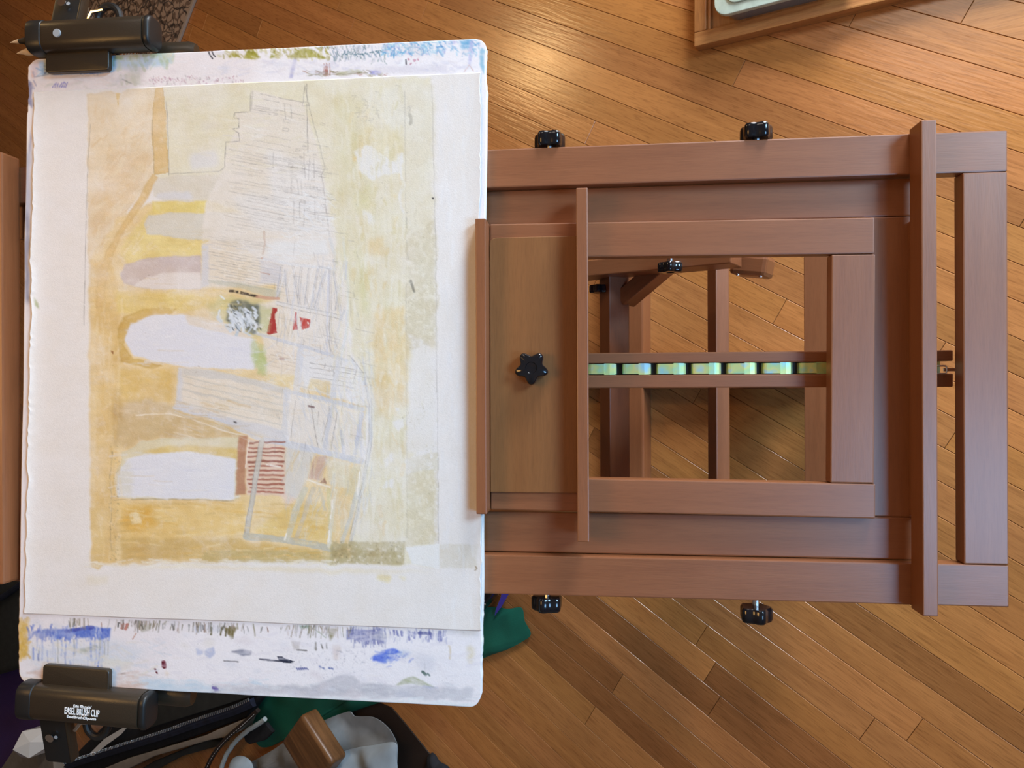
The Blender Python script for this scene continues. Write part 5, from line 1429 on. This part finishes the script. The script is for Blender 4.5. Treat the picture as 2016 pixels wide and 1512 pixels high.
# oak tray with tubs at the top right
zt = 0.030
c0 = Vector((*WP(1366, 92, zt), 0)); c1 = Vector((*WP(1700, 11, zt), 0))
tx = (c1 - c0).normalized(); ty = Vector((-tx.y, tx.x, 0))
trot = Matrix(((tx.x, ty.x, 0), (tx.y, ty.y, 0), (0, 0, 1))).to_euler()
TW, TD, RW = 0.62, 0.44, 0.030
tray = empty('oak_tray', c0, None)
tag(tray, 'shallow oak tray with raised rim holding plastic tubs', 'tray')
def tpart(name, x0, x1, y0, y1, z0, z1, mat, bev=.003):
    p = c0 + tx * (x0 + x1) / 2 + ty * (y0 + y1) / 2 + Vector((0, 0, (z0 + z1) / 2))
    return link(name, box_mesh(name, x1 - x0, y1 - y0, z1 - z0, bev), mat, tray, p, trot)
tpart('tray_base', RW * .5, TW - RW * .5, RW * .5, TD - RW * .5, .002, .010, M['oak_b'], .001)
tpart('rim', 0, TW, 0, RW, 0, zt, M['oak_a'])
tpart('rim', 0, TW, TD - RW, TD, 0, zt, M['oak_a'])
tpart('rim', 0, RW * .9, RW, TD - RW, 0, zt, M['oak_b'])
tpart('rim', TW - RW * .9, TW, RW, TD - RW, 0, zt, M['oak_b'])
tpart('rim_bead', RW * .9, RW * .9 + .007, RW, TD - RW, .010, zt - .006, M['oak_b'], .002)
def tub(name, x0, x1, y0, y1, h, label, lidmat, group, z0=.0105):
    root = empty(name, c0 + tx * (x0 + x1) / 2 + ty * (y0 + y1) / 2 + Vector((0, 0, z0)), trot)
    tag(root, label, 'container', group)
    w, d = x1 - x0, y1 - y0
    bmm = bmesh.new()
    o1 = rr_outline(w * .94, d * .90, .022, 6); o2 = rr_outline(w, d, .026, 6); o3 = [(x * .95, y * .95) for x, y in o2]; o4 = [(x * .95, y * .93) for x, y in o1]
    rows = [[bmm.verts.new((x, y, z)) for x, y in o] for o, z in ((o1, 0), (o2, h), (o3, h), (o4, .003))]
    n_ = len(o1)
    for r0, r1 in zip(rows, rows[1:]):
        for k in range(n_): bmm.faces.new((r0[k], r0[(k + 1) % n_], r1[(k + 1) % n_], r1[k]))
    bmm.faces.new(rows[0][::-1]); bmm.faces.new(rows[-1])
    bmesh.ops.recalc_face_normals(bmm, faces=bmm.faces[:])
    auto_smooth(link('body', bm_mesh(bmm, 'body'), M['clear_plastic'], root, root.location, trot), .6)
    lid = auto_smooth(link('lid', prism_mesh('lid', rr_outline(w * 1.03, d * 1.04, .028, 6), h - .006, h + .006, .002, 3), lidmat, root, root.location, trot), .5)
    auto_smooth(link('lid_panel', prism_mesh('lid_panel', rr_outline(w * .84, d * .80, .022, 6), h + .006, h + .010, .002, 3), lidmat, lid, root.location, trot), .5)
    return root
tub('food_tub', .062, .330, .034, .185, .055, 'clear plastic tub with a pale green lid on the oak tray', M['pale_green_plastic'], None)
tub('food_tub', .085, .300, .225, .385, .050, 'clear plastic tub with a frosted lid behind the pale green lidded one', M['clear_plastic'], None)

# ---------------- clutter beside the easel at the lower left
yoga = slab('yoga_mat', [(-260, 1250), (-40, 1175), (40, 1265), (140, 1400), (150, 1600), (-200, 1700)], 0, .006, M['mat'], .001)
tag(yoga, 'purple ribbed yoga mat lying on the floor under the lettered brush clip', 'mat')
bb = slab('shoulder_bag', [(-160, 1190), (-30, 1150), (36, 1128), (48, 1200), (60, 1310), (20, 1322), (-60, 1345), (-180, 1360)], .0065, .14, M['charcoal'], .025, None, 4)
tag(bb, 'dark grey soft shoulder bag lying on the purple mat', 'bag')
auto_smooth(bb, .8)
hp = [Vector((*WP(u, v, .15), .15)) for u, v in ((-40, 1186), (-5, 1180), (30, 1158), (60, 1135))]
st = link('strap', tube_mesh('strap', smooth_path([p - bb.location for p in hp], 6), .012, 10), M['navy_fabric'], bb, bb.location)

# open document bag with zipper
zb = .075
bagc = Vector((*WP(320, 1440, 0), 0))
bag = empty('zipper_bag', bagc)
tag(bag, 'open black bag with a navy zipper and taupe lining on the floor', 'bag')
def bagslab(name, px, z0, z1, mat, bev=.004):
    o = slab(name, px, z0, z1, mat, bev, None, 3)
    l = o.location.copy(); o.parent = bag; o.location = l - bag.location
    return auto_smooth(o, .6)
bagslab('body', [(120, 1512), (250, 1380), (300, 1340), (520, 1330), (512, 1372), (500, 1388), (480, 1415), (330, 1470), (250, 1500), (180, 1530)], 0.024, zb - .012, M['black_fabric'], .010)
bagslab('pocket', [(285, 1345), (520, 1330), (505, 1368), (275, 1440)], zb - .0119, zb - .004, M['charcoal'], .003)
bagslab('lining', [(150, 1536), (250, 1494), (400, 1450), (425, 1438), (480, 1416), (470, 1440), (450, 1450), (410, 1458), (300, 1490), (220, 1530)], .026, zb + .002, M['taupe'], .003)
bagslab('rim', [(200, 1560), (300, 1500), (410, 1455), (440, 1462), (428, 1470), (355, 1490), (260, 1540)], .025, zb - .02, M['charcoal'], .006)
tape = [(130, 1508), (250, 1470), (330, 1445), (400, 1420), (460, 1400), (496, 1384)]
tp = smooth_path([Vector((*WP(u, v, zb + .004), zb + .004)) for u, v in tape], 8)
bm = bmesh.new(); rws = []
for i, p in enumerate(tp):
    t = (tp[min(i + 1, len(tp) - 1)] - tp[max(i - 1, 0)]).normalized(); s = Vector((-t.y, t.x, 0)) * .013
    rws.append([bm.verts.new(p + s - bagc + Vector((0, 0, .003))), bm.verts.new(p - bagc + Vector((0, 0, .005))), bm.verts.new(p - s - bagc), bm.verts.new(p - s - bagc - Vector((0, 0, .012))), bm.verts.new(p + s - bagc - Vector((0, 0, .012)))])
for r0, r1 in zip(rws, rws[1:]):
    for k in range(5): bm.faces.new((r0[k], r0[(k + 1) % 5], r1[(k + 1) % 5], r1[k]))
bm.faces.new(rws[0]); bm.faces.new(rws[-1][::-1]); bmesh.ops.recalc_face_normals(bm, faces=bm.faces[:])
zt_ = link('zipper_tape', bm_mesh(bm, 'zipper_tape'), M['navy_fabric'], bag, bagc)
tooth = box_mesh('zipper_tooth', .0046, .010, .005, .0008)
acc = 0
for i in range(len(tp) - 1):
    p, q = tp[i], tp[i + 1]; t = (q - p).normalized(); s = Vector((-t.y, t.x, 0)) * .013; d = (q - p).length
    while acc < d:
        w = p + t * acc + s + Vector((0, 0, .0045)); acc += .0105
        link('zipper_tooth', tooth, M['steel'] if random.random() < .4 else M['clip_dark'], zt_, w, Euler((0, 0, math.atan2(t.y, t.x))))
    acc -= d
bagslab('flap', [(478, 1446), (490, 1432), (522, 1424), (536, 1442), (520, 1458), (490, 1466), (482, 1460)], zb - .03, zb - .016, M['black_fabric'], .004)
sp = smooth_path([Vector((*WP(u, v, z), z)) for u, v, z in ((508, 1398, .09), (480, 1424, .092), (445, 1455, .092), (418, 1490, .088), (400, 1530, .07))], 8)
strap = link('strap', tube_mesh('strap', [p - bagc for p in sp], .0075, 10), M['leather'], bag, bagc)
for i in range(2, len(sp) - 1, 1):
    p = sp[i] + Vector((.004, -.0015, .0068)); t = (sp[i] - sp[i - 1]).normalized() * .0032
    link('stitch', tube_mesh('stitch', [p - t, p + t], .0006, 5), M['white_ink'], strap, p * 0 + bagc, None).data.transform(Matrix.Translation(-bagc))
rp_ = smooth_path([Vector((*WP(u, v, .07), .07)) for u, v in ((522, 1416), (486, 1440), (462, 1462), (444, 1490), (430, 1530))], 8)
link('piping', tube_mesh('piping', [p - bagc + Vector((random.uniform(-.001, .001), random.uniform(-.001, .001), 0)) for p in rp_], .0075, 10), M['pale_rope'], bag, bagc)

wp_ = slab('paper_sheet', [(178, 1482), (205, 1455), (240, 1434), (252, 1430), (238, 1446), (205, 1470), (182, 1490)], zb + .006, zb + .008, M['white_paper'], 0)
tag(wp_, 'white paper corner poking out of the zipper bag', 'paper')

# faceted white ceramic piece
pts = []
cz = .13
cv = Vector((*WP(64, 1462, cz), 0))
bm = bmesh.new()
bmesh.ops.create_icosphere(bm, subdivisions=1, radius=.062)
for v in bm.verts:
    v.co.z *= 1.15
    if v.co.z < -.03: v.co.z = -.058
r_ = bmesh.ops.convex_hull(bm, input=bm.verts[:])
fac = link('faceted_ornament', bm_mesh(bm, 'faceted_ornament'), M['ceramic'], None, (cv.x, cv.y, cz), Euler((0, 0, .5)))
tag(fac, 'white glazed ornament with flat facets beside the lettered brush clip', 'ornament')
pl = slab('storage_box', [(-10, 1530), (30, 1470), (80, 1462), (104, 1490), (110, 1560), (40, 1590)], .0065, cz - .0585, M['taupe'], .004)
tag(pl, 'grey brown box under the faceted ornament', 'box')

# green sheet, two visible stretches of one cloth
gs = cloth('green_cloth', [(470, 1380), (600, 1300), (800, 1240), (950, 1197), (1000, 1198), (1028, 1196), (1034, 1222), (1046, 1248), (1030, 1262), (1000, 1278), (950, 1297), (880, 1340), (720, 1392), (600, 1436), (530, 1470), (505, 1460), (496, 1420)], .0058, .010, .005, M['green'], 5, rings=16)
tag(gs, 'dark green cloth spread on the floor beside the easel', 'cloth')
# grey rumpled cloth
gc = cloth('grey_cloth', [(540, 1475), (600, 1436), (680, 1402), (700, 1410), (735, 1412), (760, 1428), (776, 1450), (784, 1478), (778, 1530), (760, 1590), (560, 1600), (500, 1560), (470, 1520)], .028, .035, .011, M['grey_cloth'], 8)
tag(gc, 'rumpled grey cotton cloth lying over the green cloth', 'cloth')
gc2 = cloth('pale_cloth', [(640, 1502), (680, 1478), (740, 1466), (778, 1462), (782, 1490), (774, 1540), (700, 1580), (640, 1560)], .084, .014, .007, M['pale_cloth'], 3)
tag(gc2, 'pale blue grey cotton cloth folded on the darker grey cloth', 'cloth')
pc = cloth('pale_pouch', [(452, 1512), (458, 1494), (472, 1488), (488, 1494), (498, 1512), (500, 1560), (450, 1560)], .06, .03, .002, M['pale_cloth'], 4)
tag(pc, 'small pale round pouch between the bag strap and grey cloth', 'pouch')
# oak block
zo = .172
o0 = Vector((*WP(572, 1434, zo), 0)); o1 = Vector((*WP(626, 1520, zo), 0)); od = (o1 - o0).normalized(); ow = (Vector((*WP(548, 1447, zo), 0)) - Vector((*WP(602, 1422, zo), 0))).length
ol = .16
oc = o0 + od * ol / 2
ob_ = link('oak_block', box_mesh('oak_block', ol, ow, .06, .014, 5), M['oak_dark'], None, (oc.x, oc.y, zo - .03), Euler((0, 0, math.atan2(od.y, od.x))))
auto_smooth(ob_, .7)
tag(ob_, 'rounded oak block resting on the grey cloth', 'block')
# thin dark brown slab flat on the floor and small black bits
fo = slab('dark_floor_slab', [(600, 1330), (770, 1393), (800, 1428), (850, 1490), (905, 1560), (760, 1640), (660, 1420), (560, 1380)], 0, .004, M['leather'], .001)
tag(fo, 'thin dark brown slab lying flat on the floor beside grey cloth', 'folio')
bp_ = cloth('black_strap_end', [(842, 1490), (850, 1482), (858, 1488), (866, 1500), (884, 1512), (890, 1540), (836, 1540)], .0045, .02, .002, M['black_fabric'], 6, rings=6)
tag(bp_, 'small black strap end lying on the dark brown slab', 'strap')
pt = slab('purple_ribbon', [(990, 1150), (1004, 1150), (1002, 1168), (986, 1196), (974, 1212), (976, 1200), (986, 1176)], .018, .020, M['purple'], 0)
tag(pt, 'bright purple ribbon on the green cloth beside the easel rail', 'ribbon')
bc = slab('black_case', [(900, 1140), (985, 1140), (962, 1180), (953, 1192), (940, 1205), (880, 1200)], .02, .06, M['black_plastic'], .004)
tag(bc, 'small glossy black case on the green cloth under the board', 'case')
for u, v in ((953, 1183), (954, 1190)):
    p = WP(u, v, .0605)
    link('rivet', tube_mesh('rivet', [(0, 0, 0), (0, 0, .002)], [.003, .002], 10), M['steel'], bc, (p[0], p[1], .0598))
